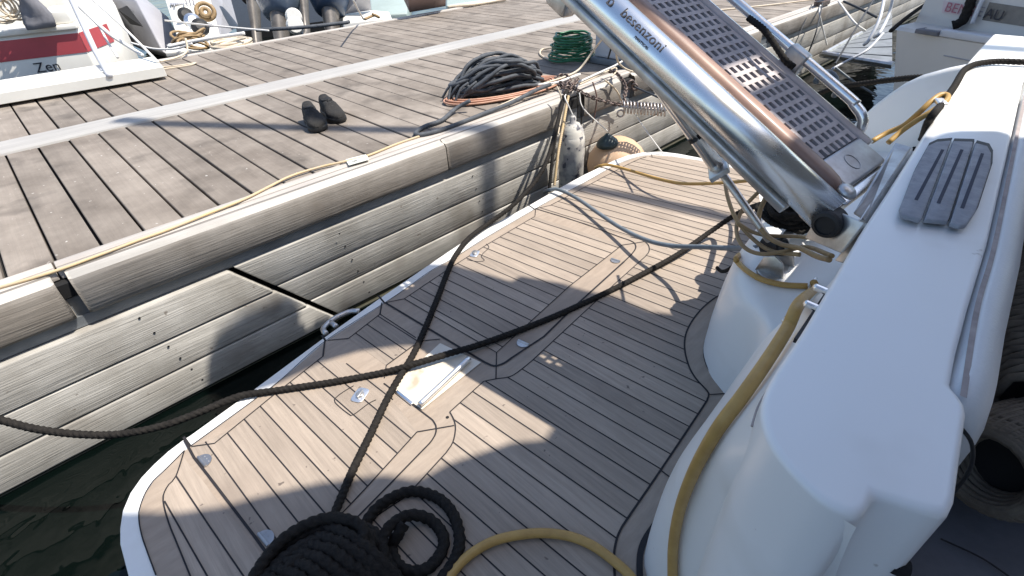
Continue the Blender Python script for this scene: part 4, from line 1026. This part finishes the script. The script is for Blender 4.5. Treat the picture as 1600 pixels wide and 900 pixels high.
hose([at(840, 133, .955), at(870, 129, .945), at(890, 122, .935), at(906, 116, .93)], .009, 'white', 'white_splice', 'taped white splice lying on the rub rail left of the chain', 'rope')
hose([at(905, 132, .945), at(935, 118, .94), at(955, 108, .935), at(962, 106, .935), at(963, 112, .94), at(955, 120, .95)], .006, 'cream', 'cream_rope', 'cream rope bent over the pontoon edge behind the chain', 'rope')

# chain, spring, shackles
def chain(pts, name, label, r=.006, pitch=.026, m='rust'):
    P = spline([Vector(p) for p in pts], pitch * .78); b = MB(); lst = P[0]; k = 0
    for i in range(1, len(P)):
        t = (P[i] - P[i - 1]).normalized(); up_ = Vector((0, 0, 1)) if abs(t.z) < .9 else Vector((1, 0, 0)); s_ = t.cross(up_).normalized(); n_ = s_.cross(t)
        ax_l = s_ if k % 2 else n_; v_ = ax_l.cross(t); c = (P[i] + P[i - 1]) / 2
        pts_ = [c + t * math.cos(2 * PI * j / 12) * pitch * .72 + v_ * math.sin(2 * PI * j / 12) * pitch * .42 for j in range(12)]
        b.tube(pts_, r * .8, seg=6, smooth=False, closed=True); k += 1
    o = b.obj(name, M[m], None, smooth=True); return tag(o, label, 'chain')
chain([at(882, 128, .95), at(892, 134, .955), at(905, 142, .975), at(920, 150, 1.0), at(940, 157, 1.03), at(958, 162, 1.05), at(972, 164, 1.06)], 'mooring_chain', 'rusty mooring chain running from the pontoon knot to the coil spring')
chain([at(868, 122, .94), at(878, 118, .935), at(890, 122, .94), at(886, 132, .95), at(874, 130, .95), at(884, 138, .965), at(898, 130, .95), at(902, 124, .94), at(892, 140, .97), at(882, 145, .98)], 'knotted_chain', 'rusty chain knotted in a clump on the pontoon edge above the chalky fender', r=.007, pitch=.03)
chain([at(948, 110, .94), at(962, 114, .945), at(972, 124, .96), at(978, 136, .99), at(976, 150, 1.02), at(974, 160, 1.05)], 'short_chain', 'short rusty chain hanging from the pontoon edge to the spring end')
sa, sb = at(974, 167, 1.07), at(1042, 172, 1.09); saxis = (sb - sa); su = Vector((0, 0, 1)); sw = saxis.normalized().cross(su); pts = []
for i in range(13 * 14 + 1):
    a = 2 * PI * i / 14; pts.append(sa + saxis * (i / (13 * 14)) + (su * math.cos(a) + sw * math.sin(a)) * .036)
b = MB(); b.tube(pts, .0065, seg=8, smooth=False); b.tube([sa - saxis * .1, sa + saxis * .5, sb + saxis * .12], .006, seg=6, smooth=False)
b.torus(sa - saxis * .05 - Vector((0, 0, .045)), sw, .022, .006, seg=18)
o = b.obj('mooring_spring', M['galv'], None, smooth=True); tag(o, 'galvanised steel coil mooring spring pulled tight above the water', 'spring')
b = MB(); b.torus(at(985, 132, .98), (.3, .8, .2), .028, .008); b.torus(at(992, 136, .99), (.9, .1, .2), .022, .007); o = b.obj('shackle', M['rust'], None, smooth=True); tag(o, 'rusty double shackle on the pontoon edge right of the cabinet', 'shackle')
hose([at(992, 136, .99), at(1015, 146, .96), at(1035, 155, .93), at(1075, 172, .88)], .006, 'navy', 'dark_line', 'taut dark line from the shackle toward the gangway ram', 'rope')
hose([at(992, 178, 1.12), at(1010, 205, 1.22), at(1036, 240, 1.34)], .004, 'white', 'white_line', 'thin white line from the spring down to the platform rim', 'line')

# fenders
fy = 2.08
fd = tag(empty('fender'), 'chalky white cylinder fender with ribbed shoulder and dark scuffs, squeezed between platform and pontoon', 'fender')
c = onY(893, 250, fy); rf = .083
b = MB(); b.lathe((c.x, c.y, CZ - 1.62), (0, 0, 1), [(0, .02), (.02, .06), (.05, rf), (.40, rf), (.44, rf * .97), (.445, rf * .9), (.46, rf * .93), (.465, rf * .85), (.48, rf * .87), (.485, rf * .76), (.50, rf * .76), (.505, rf * .6), (.52, rf * .55), (.525, .02), (.56, .02), (.57, .012)], seg=32)
b.obj('body', M['fender'], fd, smooth=True); base(fd, (c.x, c.y, CZ - 1.62))
zt = CZ - 1.62 + .57
hose([Vector((c.x, c.y, zt)), Vector((c.x - .02, 2.13, zt + .1)), onY(884, 148, 2.2)], .004, 'white', 'fender_line', 'white line holding the chalky cylinder fender', 'line')
bu = tag(empty('buoy_fender'), 'round faded orange buoy fender behind the rim, with a dark collar on top', 'fender')
c = onY(948, 250, 2.02)
cb_ = Vector((2.99, 2.02, CZ - 1.50))
b = MB(); b.lathe(cb_ - Vector((0, 0, .2)), (0, 0, 1), [(0, .02), (.02, .09), (.06, .155), (.12, .2), (.19, .215), (.26, .205), (.32, .165), (.36, .12), (.385, .07)], seg=40); b.obj('body', M['peach'], bu, smooth=True)
b = MB(); b.lathe(cb_ + Vector((-.09, .03, .165)), (-.15, .0, 1), [(0, .08), (.025, .07), (.045, .05), (.06, .03), (.08, .012)], seg=28); b.obj('collar', M['teal'], bu, smooth=True)
base(bu, cb_)
hose([cb_ + Vector((-.10, .03, .26)), onY(912, 170, 2.15), onY(905, 145, 2.2)], .004, 'white', 'buoy_line', 'white line holding the round orange buoy', 'line')
hose([onY(866, 290, 2.0), onY(872, 240, 2.05), onY(880, 195, 2.12), onY(888, 150, 2.2)], .0085, 'yline', 'tan_rope', 'tan rope hanging beside the left flank of the chalky fender', 'rope', rope=True)
hose([onY(858, 300, 1.98), onY(864, 240, 2.05), onY(872, 190, 2.12), onY(880, 150, 2.2)], .010, 'brope', 'black_rope', 'black rope hanging nearest the left of the chalky fender', 'rope', rope=True)
hose([onY(902, 215, 2.1), onY(903, 180, 2.15), onY(902, 145, 2.2)], .005, 'brope', 'thin_black_line', 'thin black cord hanging between the two fenders', 'cord')
hose([onY(908, 200, 2.14), onY(909, 170, 2.17), onY(907, 145, 2.2)], .004, 'brope', 'thin_black_line', 'shorter thin black cord above the orange buoy', 'cord')
hose([onY(870, 135, 2.22), onY(876, 150, 2.19), onY(878, 175, 2.18), onY(872, 210, 2.12)], .005, 'cream', 'cream_line', 'cream cord dropping over the cut end of the rub rail', 'cord')
hose([onY(926, 128, 2.22), onY(932, 150, 2.19), onY(930, 175, 2.19), onY(926, 192, 2.2)], .005, 'brown', 'brown_line', 'brown cord looped down the fascia right of the chain clump', 'cord')
hose([onY(945, 125, 2.22), onY(962, 140, 2.2), onY(970, 155, 2.19), onY(974, 168, 2.18)], .006, 'cream', 'cream_line', 'cream cord curving down to the spring', 'cord')
# ================================================================== BOATS BEHIND THE PONTOON
YB = 6.9
zen = tag(empty('moored_boat'), 'white boat with broad red stripe and dark lettering, moored behind the pontoon', 'boat')
def Y3(x, y, Y=YB): return onY(x, y, Y)
bl, br = Y3(-60, 108), Y3(131, 96); 
zb, z1, z2, z3 = .05, Y3(131, 82).z, Y3(131, 50).z, Y3(131, 44).z
xr = Y3(131, 70).x; xl = -1.2
b = MB(); b.prism([(xl, YB), (xr, YB), (xr + .2, YB + .5), (xr + .22, YB + 2), (xr - .3, YB + 7), (xl, YB + 7)], zb, z3); b.obj('hull', M['bwhite'], zen, bevel=.01)
b = MB(); b.plate([Vector((xl, YB - .004, z1)), Vector((xr, YB - .004, z1)), Vector((xr, YB - .004, z2)), Vector((xl, YB - .004, z2))], .003)
b.plate([Vector((xr + .006, YB, z1)), Vector((xr + .206, YB + .5, z1)), Vector((xr + .206, YB + .5, z2)), Vector((xr + .006, YB, z2))], .003)
b.obj('stripe', M['bred'], zen)
b = MB(); b.box(xl, xr + .02, YB - .03, YB + .3, z3, z3 + .05); b.obj('gunwale', M['bwhite'], zen, bevel=.012)
b = MB(); b.box(Y3(76, 44).x, xr - .0, YB + .02, YB + .5, z3 + .05, Y3(76, 18).z); b.obj('stern_locker', M['bwhite'], zen, bevel=.02)
b = MB(); b.box(xl, xr - .05, YB + .6, YB + 3, z3 - .1, z3 + .5); b.obj('cabin', M['bwhite'], zen, bevel=.04)
text('boat_name', 'Zen', .125, Vector((Y3(49, 101).x, YB - .006, z1 - .125)), (1, 0, 0), (0, 0, 1), M['ink'], zen)
base(zen, (xr, YB, 0)); _lp = at(5, 97, CZ - z1); zen.rotation_euler.z = math.atan2(YB - _lp.y, xr - _lp.x)
b = MB(); random.seed(21); rc = Y3(14, 18, 6.95)
for k in range(9):
    q = rc + Vector((random.uniform(-.08, .08), random.uniform(-.05, .05), random.uniform(-.03, .06))); b.torus(q, (random.uniform(-.3, .3), 1, random.uniform(-.3, .3)), .1 + random.uniform(-.03, .03), .008, seg=18)
o = b.obj('rope_coil', M['cream'], None, smooth=True); tag(o, 'tangled cream rope coil hung at the far left boat stern', 'rope coil')
bag = Y3(60, 30, 6.86)
b = MB(); rows = []
for i in range(9):
    t = i / 8; row = []
    for k in range(14):
        a = 2 * PI * k / 14; rr = (.10 + .03 * math.sin(t * 7 + k)) * (1 - .35 * t); row.append(Vector((bag.x + math.cos(a) * rr, bag.y + math.sin(a) * rr * .7, z3 + .05 + t * .42)))
    rows.append(row)
b.grid(rows, close=True); b.f.append(list(range(14))[::-1]); b.mi.append(0); o = b.obj('grey_bag', M['canvas'], None, smooth=True); tag(o, 'crumpled grey canvas bag on the stern of the red striped boat', 'bag')

plank = tag(empty('boarding_plank'), 'cream boarding plank with a pale stanchion lying on the pontoon at far left', 'plank')
hA = .90
p0, p1, p2q, p3q = at(-90, 139, hA), at(240, 88, hA), at(255, 104, hA), at(-90, 160, hA)
b = MB(); b.plate([p3q, p2q, p1, p0], .075); b.obj('board', M['bwhite'], plank, bevel=.003, bseg=1)
b = MB(); b.tube([at(171, 118, .9), onY(150, 82, 5.85), onY(112, 0, 6.0), onY(95, -40, 6.1)], .022, seg=12, smooth=False); b.obj('stanchion', M['cabinet'], plank, smooth=True)
cst = at(171, 116, .93); b = MB(); b.box(cst.x - .045, cst.x + .045, cst.y - .04, cst.y + .03, DK, DK + .12); b.obj('stanchion_base', M['cabinet'], plank, bevel=.006)
base(plank, at(150, 130, 1.0))
gl = 'white lines stretched over the boarding plank'
hose([onY(118, 4, 6.6), onY(150, 35, 6.4), onY(175, 56, 6.2), onY(200, 72, 6.1), at(222, 86, .88)], .016, 'white', 'mooring_line', 'knotted white line behind the boarding plank stanchion', 'rope')
hose([onY(145, 0, 6.5), onY(190, 40, 6.1), at(247, 97, .89)], .010, 'white', 'mooring_line', 'straight white line running down to the right end of the boarding plank', 'rope')
hose([onY(155, 40, 6.5), onY(168, 65, 6.3), onY(184, 90, 6.1)], .010, 'white', 'mooring_line', 'short white line between the stanchion and the red striped boat corner', 'rope')
hose([at(60, 122, .89), at(110, 117, .89), at(165, 112, .89)], .005, 'white', 'thin_line', 'thin cord lying on top of the boarding plank', 'cord')
hose([at(250, 105, .99), at(275, 103, .99), at(300, 99, .99), at(306, 98, .99), at(295, 102, .99), at(256, 108, .99)], .006, 'cream', 'line_loop', 'cream cord loop lying on the pontoon past the plank end', 'cord')

# grey hulled boat with dark band
gb = tag(empty('grey_boat'), 'grey hulled boat behind the pontoon, right of the red striped boat', 'boat')
b = MB(); b.plate([at(255, 82, 1.55), at(212, 0, .9), at(165, -40, .6), at(120, -50, .6), at(150, 0, .9), at(205, 70, 1.6)], .5); b.obj('hull', M['bgrey'], gb, bevel=.03)
b = MB(); b.plate([at(212, 84, 1.66), at(150, -5, 1.2), at(140, -5, 1.2), at(160, 88, 1.7)], .3); b.obj('boot_top', M['bblue'], gb)
b = MB(); b.plate([at(200, 10, .98), at(224, 42, 1.2), at(205, 38, 1.2), at(186, 16, 1.02)], .02); b.obj('hull_window', M['dark'], gb)
base(gb, (2, 10, 0))
# white stern with fittings
wb = tag(empty('white_sailing_boat'), 'white sugar scoop stern with steps, rope bundles and small lettering, behind the pontoon', 'boat')
b = MB()
b.plate([at(283, 78, 1.25), at(345, 62, 1.25), at(318, -40, .65), at(245, -40, .65)], .12); b.obj('transom', M['bwhite'], wb, bevel=.02)
b = MB(); b.plate([at(345, 62, 1.26), at(372, 40, 1.4), at(350, -40, .8), at(318, -40, .66)], .1); b.obj('step_side', M['bgrey'], wb)
b = MB(); b.plate([at(258, 82, 1.15), at(345, 75, 1.15), at(342, 60, 1.15), at(262, 68, 1.15)], .05); b.obj('bathing_step', M['bwhite'], wb, bevel=.01)
b = MB(); b.torus(at(321, 18, .95), (-.2, -1, .5), .11, .03, seg=20); b.torus(at(321, 19, .95), (-.2, -1, .5), .05, .03, seg=20); b.obj('coiled_line', M['hosed'], wb, smooth=True)
for i, p in enumerate(((290, 25), (301, 35), (313, 44))):
    b = MB(); b.lathe(at(*p, 1.0), (-.1, -1, .6), [(0, .1), (.05, .1), (.08, .05)], seg=16); b.obj('through_hull', M['rubber' if i != 1 else 'chrome'], wb)
tx = at(330, 2, .9) - at(262, 6, .9)
b = MB(); b.tube([at(265 + i * 1.5, 5 - i * .12 + (3 if i % 2 else -3) * (1 if i % 5 else 1.6), .93) for i in range(30)], .008, seg=5); b.obj('script_lettering', M['bgrey'], wb); text('boat_number', 'III', .2, at(290, 10, .93), tx, Vector((0, .35, 1)), M['bgrey'], wb)
base(wb, (4, 10, 0))
b = MB(); random.seed(31)
for k in range(12): b.torus(at(295 + random.uniform(-8, 12), 62 + random.uniform(-8, 8), .98), (random.random() - .5, random.random() - .5, 1), .1 + random.random() * .05, .013, seg=14)
o = b.obj('rope_bundle', M['hosed'], None, smooth=True); tag(o, 'tan rope bundle piled on the bathing step of the white stern', 'rope')
b = MB(); random.seed(33)
for k in range(5): b.torus(at(361 + random.uniform(-4, 4), 66 + random.uniform(-2, 3), .99), (random.random() * .4 - .2, random.random() * .4 - .2, 1), .16 + random.random() * .04, .016, seg=18)
o = b.obj('rope_coil', M['cream'], None, smooth=True); tag(o, 'cream and yellow rope coil at the pontoon far edge left of the outboards', 'rope coil')
hose([at(262, 73, .95), at(310, 63, .92), at(382, 52, .88)], .018, 'white', 'boat_hook', 'white boat hook pole lying over the far edge in front of the white stern', 'pole')
hose([at(205, 67, .9), at(240, 76, .95), at(275, 76, .95), at(300, 68, .9)], .009, 'white', 'mooring_line', 'slack white line in front of the grey hull', 'rope')
hose([at(258, 32, .9), at(330, 40, .9), at(420, 48, .95)], .01, 'white', 'mooring_line', 'taut grey white line from the white stern to the outboards', 'rope')
hose([at(250, 96, .98), at(275, 90, .98), at(292, 80, .95), at(290, 60, .85)], .009, 'cream', 'mooring_line', 'cream line rising from the pontoon edge to the white stern', 'rope')
hose([at(400, 47, .97), at(470, 43, .97), at(535, 36, .97), at(545, 34, .97)], .02, 'dkgrey', 'mooring_line', 'thick dark line along the far edge in front of the outboards', 'rope')

# outboard engines
def outboard(x, y, h, sc, label, m='outb'):
    t = tag(empty('outboard_engine'), label, 'outboard engine', 'outboard engines tilted up behind the pontoon')
    c = at(x, y, h); d = Vector((-.35, -.45, -.82)).normalized(); s_ = Vector((.8, -.6, 0)).normalized(); n_ = d.cross(s_)
    b = MB(); rows = []
    for (q, r1, r2) in ((-.55, .05, .05), (-.52, .16, .12), (-.4, .24, .17), (-.15, .26, .18), (.1, .22, .16), (.2, .15, .12), (.22, .12, .1)):
        rows.append([c + d * q * sc + (n_ * math.cos(2 * PI * k / 20) * r1 + s_ * math.sin(2 * PI * k / 20) * r2) * sc for k in range(20)])
    b.grid(rows, close=True); b.f.append([120 + k for k in range(20)]); b.mi.append(0); b.obj('cowling', M[m], t, smooth=True)
    b = MB(); rows = []
    for (q, r1, r2) in ((.2, .11, .07), (.5, .085, .05), (.75, .08, .045), (.82, .16, .05), (.84, .16, .05), (.86, .07, .04), (1.05, .06, .03), (1.2, .02, .01)):
        rows.append([c + d * q * sc + (n_ * math.cos(2 * PI * k / 14) * r1 + s_ * math.sin(2 * PI * k / 14) * r2) * sc for k in range(14)])
    b.grid(rows, close=True); b.obj('leg', M['bronze'], t, smooth=True)
    hub = c + d * .95 * sc - n_ * .1 * sc
    b = MB(); b.lathe(hub - n_ * .12 * sc, n_, [(0, .03 * sc), (.1 * sc, .05 * sc), (.2 * sc, .05 * sc)], seg=14)
    for k in range(3):
        a = 2 * PI * k / 3; e = d * math.cos(a) + s_ * math.sin(a); f = d.cross(n_) * 0 + e.cross(n_)
        b.plate([hub + e * .03 * sc + f * .03 * sc, hub + e * .1 * sc + f * .06 * sc, hub + e * .15 * sc, hub + e * .1 * sc - f * .06 * sc + n_ * .03 * sc, hub + e * .03 * sc - f * .03 * sc], .006)
    b.obj('propeller', M['plate'], t); base(t, c)
outboard(432, -16, .72, 1.7, 'blue grey outboard engine with light cowling, leftmost behind the pontoon')
outboard(392, -28, .72, 1.4, 'dark outboard engine low between the white stern and the blue cowling', 'rubber')
outboard(512, -22, .72, 1.7, 'dark blue outboard engine right of the propeller bracket', 'bblue')
outboard(470, -36, .75, 1.3, 'black outboard engine half hidden between the two blue ones', 'rubber')
b = MB(); b.plate([at(452, 46, 1.05), at(470, 48, 1.05), at(468, 18, .9), at(450, 18, .9)], .05); o = b.obj('engine_bracket', M['bblue'], None); tag(o, 'dark bracket plate with two pale discs between the outboards', 'bracket')
b = MB(); b.lathe(at(459, 26, .93), (-.3, -1, .3), [(0, .1), (.04, .08)], seg=18); b2 = b.obj('disc', M['bwhite'], o); b = MB(); b.lathe(at(461, 40, .97), (-.3, -1, .3), [(0, .1), (.04, .08)], seg=18); b.obj('disc', M['bwhite'], o)
# dark hulls under the engines
dh = tag(empty('dark_boat'), 'dark hulled motor boats stern in shadow below the outboard engines', 'boat')
b = MB(); c1, c2, c3, c4 = at(370, 50, 1.6), at(530, 30, 1.6), at(560, -60, 1.2), at(350, -60, 1.2); b.plate([c1, c2, c3, c4], .5); b.obj('hull', M['rubber'], dh); base(dh, (5, 10, 0))
# white stern right of the engines, with fittings
ws = tag(empty('white_dinghy'), 'small white stern corner with ropes, right of the outboard engines', 'dinghy')
b = MB(); b.plate([at(535, 36, 1.1), at(612, 27, 1.1), at(608, 18, 1.1), at(560, 14, 1.1), at(535, 22, 1.1)], .35); b.obj('hull', M['bwhite'], ws, bevel=.02)
b = MB(); b.plate([at(538, 22, 1.08), at(580, 16, 1.08), at(575, -20, .75), at(530, -20, .75)], .08); b.obj('transom', M['bgrey'], ws); base(ws, (6, 9, 0))
hose([at(570, 30, .98), at(585, 24, .98), at(592, 27, .98), at(582, 22, .93)], .016, 'hosed', 'rope_knot', 'tan rope knot on the small white stern', 'rope')
hose([at(552, 0, .6), at(560, 16, .8), at(568, 30, .97)], .009, 'white', 'mooring_line', 'white line hanging down to the small white stern', 'rope')
gr = tag(empty('green_boat'), 'pale green hull behind the pontoon, left of the brown box', 'boat')
b = MB(); b.plate([at(580, 24, 1.3), at(636, 20, 1.3), at(640, -60, .9), at(570, -60, .9)], .4); b.obj('hull', M['bgreen'], gr, bevel=.03); 
b = MB(); b.plate([at(697, 8, 1.3), at(800, -6, 1.3), at(800, -60, .9), at(697, -60, .9)], .4); b.obj('bow', M['bgreen'], gr, bevel=.03); base(gr, (7, 9, 0))
b = MB(); b.plate([at(640, 20, .97), at(697, 10, .97), at(697, -14, .75), at(638, -6, .75)], .4); o = b.obj('brown_box', M['bbrown'], None, bevel=.01); tag(o, 'flat brown box standing at the far pontoon edge', 'box')
hose([at(700, 12, .99), at(730, 8, .97), at(760, 4, .98), at(790, -1, .97)], .02, 'cream', 'mooring_line', 'cream rope heap along the far edge right of the brown box', 'rope')

# ================================================================== RIGHT: WHITE BOAT IN THE NEXT BERTH
rb = tag(empty('neighbour_yacht'), 'large shaded white yacht in the next berth with red and dark lettering', 'yacht')
hx = .78
n1, n2 = at(1393, 50, hx), at(1640, 91, hx)
un = (n2 - n1); un.z = 0; un.normalize(); nn_ = Vector((un.y, -un.x, 0)); nn_ = nn_ if nn_.x < 0 else -nn_
P0 = at(1393, 70, .9)
def RB(x, y, out=0.): return onP(x, y, P0 + nn_ * out, nn_)
zt_ = RB(1430, 52).z
b = MB()
c0_ = P0 + un * -.0; far = -nn_
def q_(s_, o_, z_): p = P0 + un * (s_ + max(0, zt_ - z_) * .36) - nn_ * o_; return Vector((p.x, p.y, z_))
rows = [[q_(s_, o_, z_) for (o_, z_) in ((.0, -.4), (0, .5), (0, zt_))] for s_ in (3.2, 1.5, .06, .0)] + [[q_(-.03 + .0, .06, z_) for z_ in (-.4, .5, zt_)], [q_(-.03, 3.0, z_) for z_ in (-.4, .5, zt_)]]
b.grid(rows); b.obj('hull', M['bbeige'], rb)
sA, sB = (RB(1433, 50) - P0).dot(un), (RB(1468, 55) - P0).dot(un)
b = MB(); rows = []
for s_ in (-.03, sB, 3.2): rows.append([q_(s_, 0.001, zt_), q_(s_, .03, zt_ + .02), q_(s_, .22, zt_ + .03)])
b.grid(rows, flip=True)
rows = [[q_(s_, .22, zt_ + .03), q_(s_, .26, zt_ + .28), q_(s_, .7, zt_ + .32)] for s_ in (-.03, 3.2)]
b.grid(rows, flip=True); b.obj('deck', M['bbeige'], rb)
b = MB(); b.obox(q_(sB + 1.2, .02, zt_ + .028), un, nn_, Vector((0, 0, 1)), 1.2, .03, .022); b.obj('toe_rail', M['cabinet'], rb, bevel=.006)
b = MB(); b.obox(q_((sA + sB) / 2, .02, zt_ + .02), un, nn_, Vector((0, 0, 1)), (sB - sA) / 2, .05, .014); b.obj('corner_step', M['canvas'], rb, bevel=.004)
b = MB(); b.obox(q_((sA + sB) / 2 + .01, .04, zt_ + .036), un, nn_, Vector((0, 0, 1)), .05, .03, .003); b.obj('step_pad', M['bbeige'], rb)
b = MB(); b.tube([q_(.35, -.003, RB(1450, 82).z), q_(3, -.003, RB(1450, 82).z - .03)], .004, seg=6, smooth=False); b.obj('hull_crease', M['bgrey'], rb)
# cabin side with lettering on a leaning panel
def cabin_pt(x, y): return onP(x, y, q_(0, .24, zt_ + .1), (nn_ + Vector((0, 0, .16))).normalized())
tu = (cabin_pt(1565, 22) - cabin_pt(1480, 8)); sz = (cabin_pt(1480, 2) - cabin_pt(1478, 17)).length
text('maker_lettering', 'BENE', sz * 1.35, cabin_pt(1477, 17), tu, Vector((0, 0, 1)), M['redink'], rb, lift=.02)
text('maker_lettering', 'AU', sz * 1.35, cabin_pt(1538, 27), tu, Vector((0, 0, 1)), M['ink'], rb, lift=.02)
text('maker_lettering', 'TE', sz * 1.35, cabin_pt(1514, 22), tu, Vector((0, 0, 1)), M['bgrey'], rb, lift=.019)
b = MB(); b.plate([cabin_pt(1536, 31) + nn_ * .012, cabin_pt(1620, 44) + nn_ * .012, cabin_pt(1620, 14) + nn_ * .012, cabin_pt(1548, 3) + nn_ * .012], .008); b.obj('dark_panel', M['bronze'], rb)
b = MB(); b.box(5.2, 9.5, -4.2, .35, CZ + 1.35, CZ + 1.38); b.obj('deck_shade_blocker', M['shadecloth'], rb)  # unseen sheet added to keep the sun off the neighbour's deck
b = MB(); b.plate([cabin_pt(1473, 19.5) + nn_ * .012, cabin_pt(1522, 27) + nn_ * .012, cabin_pt(1524, 8.5) + nn_ * .012, cabin_pt(1476, 1) + nn_ * .012], .004); b.obj('lettering_band', M['redband'], rb)
base(rb, (P0.x + 1, P0.y - 1, 0))
hose([at(1392, 48, .74), at(1420, 25, .72), at(1455, 0, .70), at(1475, -15, .69)], .012, 'brope', 'black_rope', 'black rope slanting up in front of the shaded neighbour yacht corner', 'rope', rope=True)
hose([cabin_pt(1500, 38) + nn_ * .08, cabin_pt(1512, 32) + nn_ * .06, cabin_pt(1518, 18) + nn_ * .05, cabin_pt(1525, 0) + nn_ * .05, cabin_pt(1530, -20) + nn_ * .05], .028, 'brope', 'black_rope', 'thick black rope hanging across the lettering of the neighbour yacht', 'rope', rope=True)
hose([cabin_pt(1526, 36) + nn_ * .05, cabin_pt(1538, 8) + nn_ * .05, cabin_pt(1552, -22) + nn_ * .05], .014, 'cabinet', 'stanchion', 'pale stanchion standing in front of the lettering of the neighbour yacht', 'stanchion')

# far right: slatted bathing platform low on the water and mooring lines
gp = tag(empty('slatted_platform'), 'grey slatted bathing platform low over the water beside the neighbour yacht', 'platform')
hg = 1.45
a1, a2, a3, a4 = at(1284, 86, hg), at(1394, 104, hg), at(1394, 20, hg), at(1345, 52, hg)
b = MB()
for k in range(7):
    t0, t1 = k / 7 + .008, (k + 1) / 7 - .008
    e0, e1 = a1.lerp(a4, t0), a1.lerp(a4, t1); f0, f1 = a2.lerp(a3, t0), a2.lerp(a3, t1)
    b.plate([e0, f0, f1, e1], .03)
b.obj('slats', M['steelbeam'], gp)
b = MB(); b.tube([a1 + Vector((0, 0, .02)), a2 + Vector((0, 0, .02))], .03, seg=8, smooth=False); b.tube([a1, a4], .03, seg=8, smooth=False); b.obj('edge_tube', M['steel'], gp); base(gp, a1)
gln = 'mooring lines at the far pontoon edge'
def dl(P, r, m, label, Y=2.15): hose(P, r, m, 'mooring_line', label, 'line', group=gln)
e1_ = at(1283, 4, .97)
dl([e1_, onY(1281, 25, 2.15), at(1292, 70, 1.4)], .009, 'white', 'white line dropping from the far pontoon cleat to the slatted platform corner')
dl([at(1310, 2, .97), at(1335, 35, 1.1), at(1352, 48, 1.2)], .011, 'white', 'pale line slanting right from the far pontoon cleat')
dl([at(1318, 2, .9), at(1345, 14, .95), at(1370, 27, 1.0)], .012, 'navy', 'dark thick line slanting right near the neighbour yacht bow')
dl([at(1368, -5, .85), at(1340, 40, 1.0), at(1305, 100, 1.25)], .008, 'navy', 'long thin dark line crossing in front of the slatted platform')
dl([at(1268, 8, .97), at(1255, 40, 1.1), at(1238, 78, 1.3)], .005, 'navy', 'thin dark line falling left over the far fascia')
dl([at(1285, 5, .95), at(1275, 50, 1.15), at(1258, 95, 1.5)], .007, 'navy', 'dark line falling behind the gangway rail at the far fascia')
dl([at(1382, -5, .75), at(1374, 30, .9), at(1358, 62, 1.05), at(1350, 70, 1.1)], .014, 'cabinet', 'thick grey white line hanging at the neighbour yacht corner')
dl([at(1396, -5, .75), at(1388, 25, .9), at(1374, 52, 1.0), at(1366, 58, 1.05)], .014, 'cabinet', 'second thick grey white line hanging closest to the neighbour yacht corner')
dl([at(1380, 52, 1.1), at(1355, 78, 1.2), at(1320, 97, 1.3), at(1300, 108, 1.35)], .012, 'cabinet', 'grey rope sagging low over the slatted platform to the gangway')
dl([at(1305, 105, 1.2), at(1335, 128, 1.3), at(1370, 150, 1.4)], .009, 'hoseg', 'dark green rope running down to the water past the gangway rail end')
dl([at(1100, 18, .99), at(1200, 8, .99), at(1290, -3, .97)], .008, 'cream', 'cream line lying on the pontoon beyond the gangway tread')
b = MB(); b.box(at(1283, 4, .97).x - .12, at(1283, 4, .97).x + .1, 2.24, 2.34, DK + .006, DK + .05); b.tube([Vector((e1_.x - .22, 2.29, DK + .09)), Vector((e1_.x + .2, 2.29, DK + .09))], .022, seg=10, smooth=False)
o = b.obj('mooring_cleat', M['rust'], None); tag(o, 'dark mooring cleat on the far pontoon edge', 'cleat')

base(yacht, (1, 0, .35))
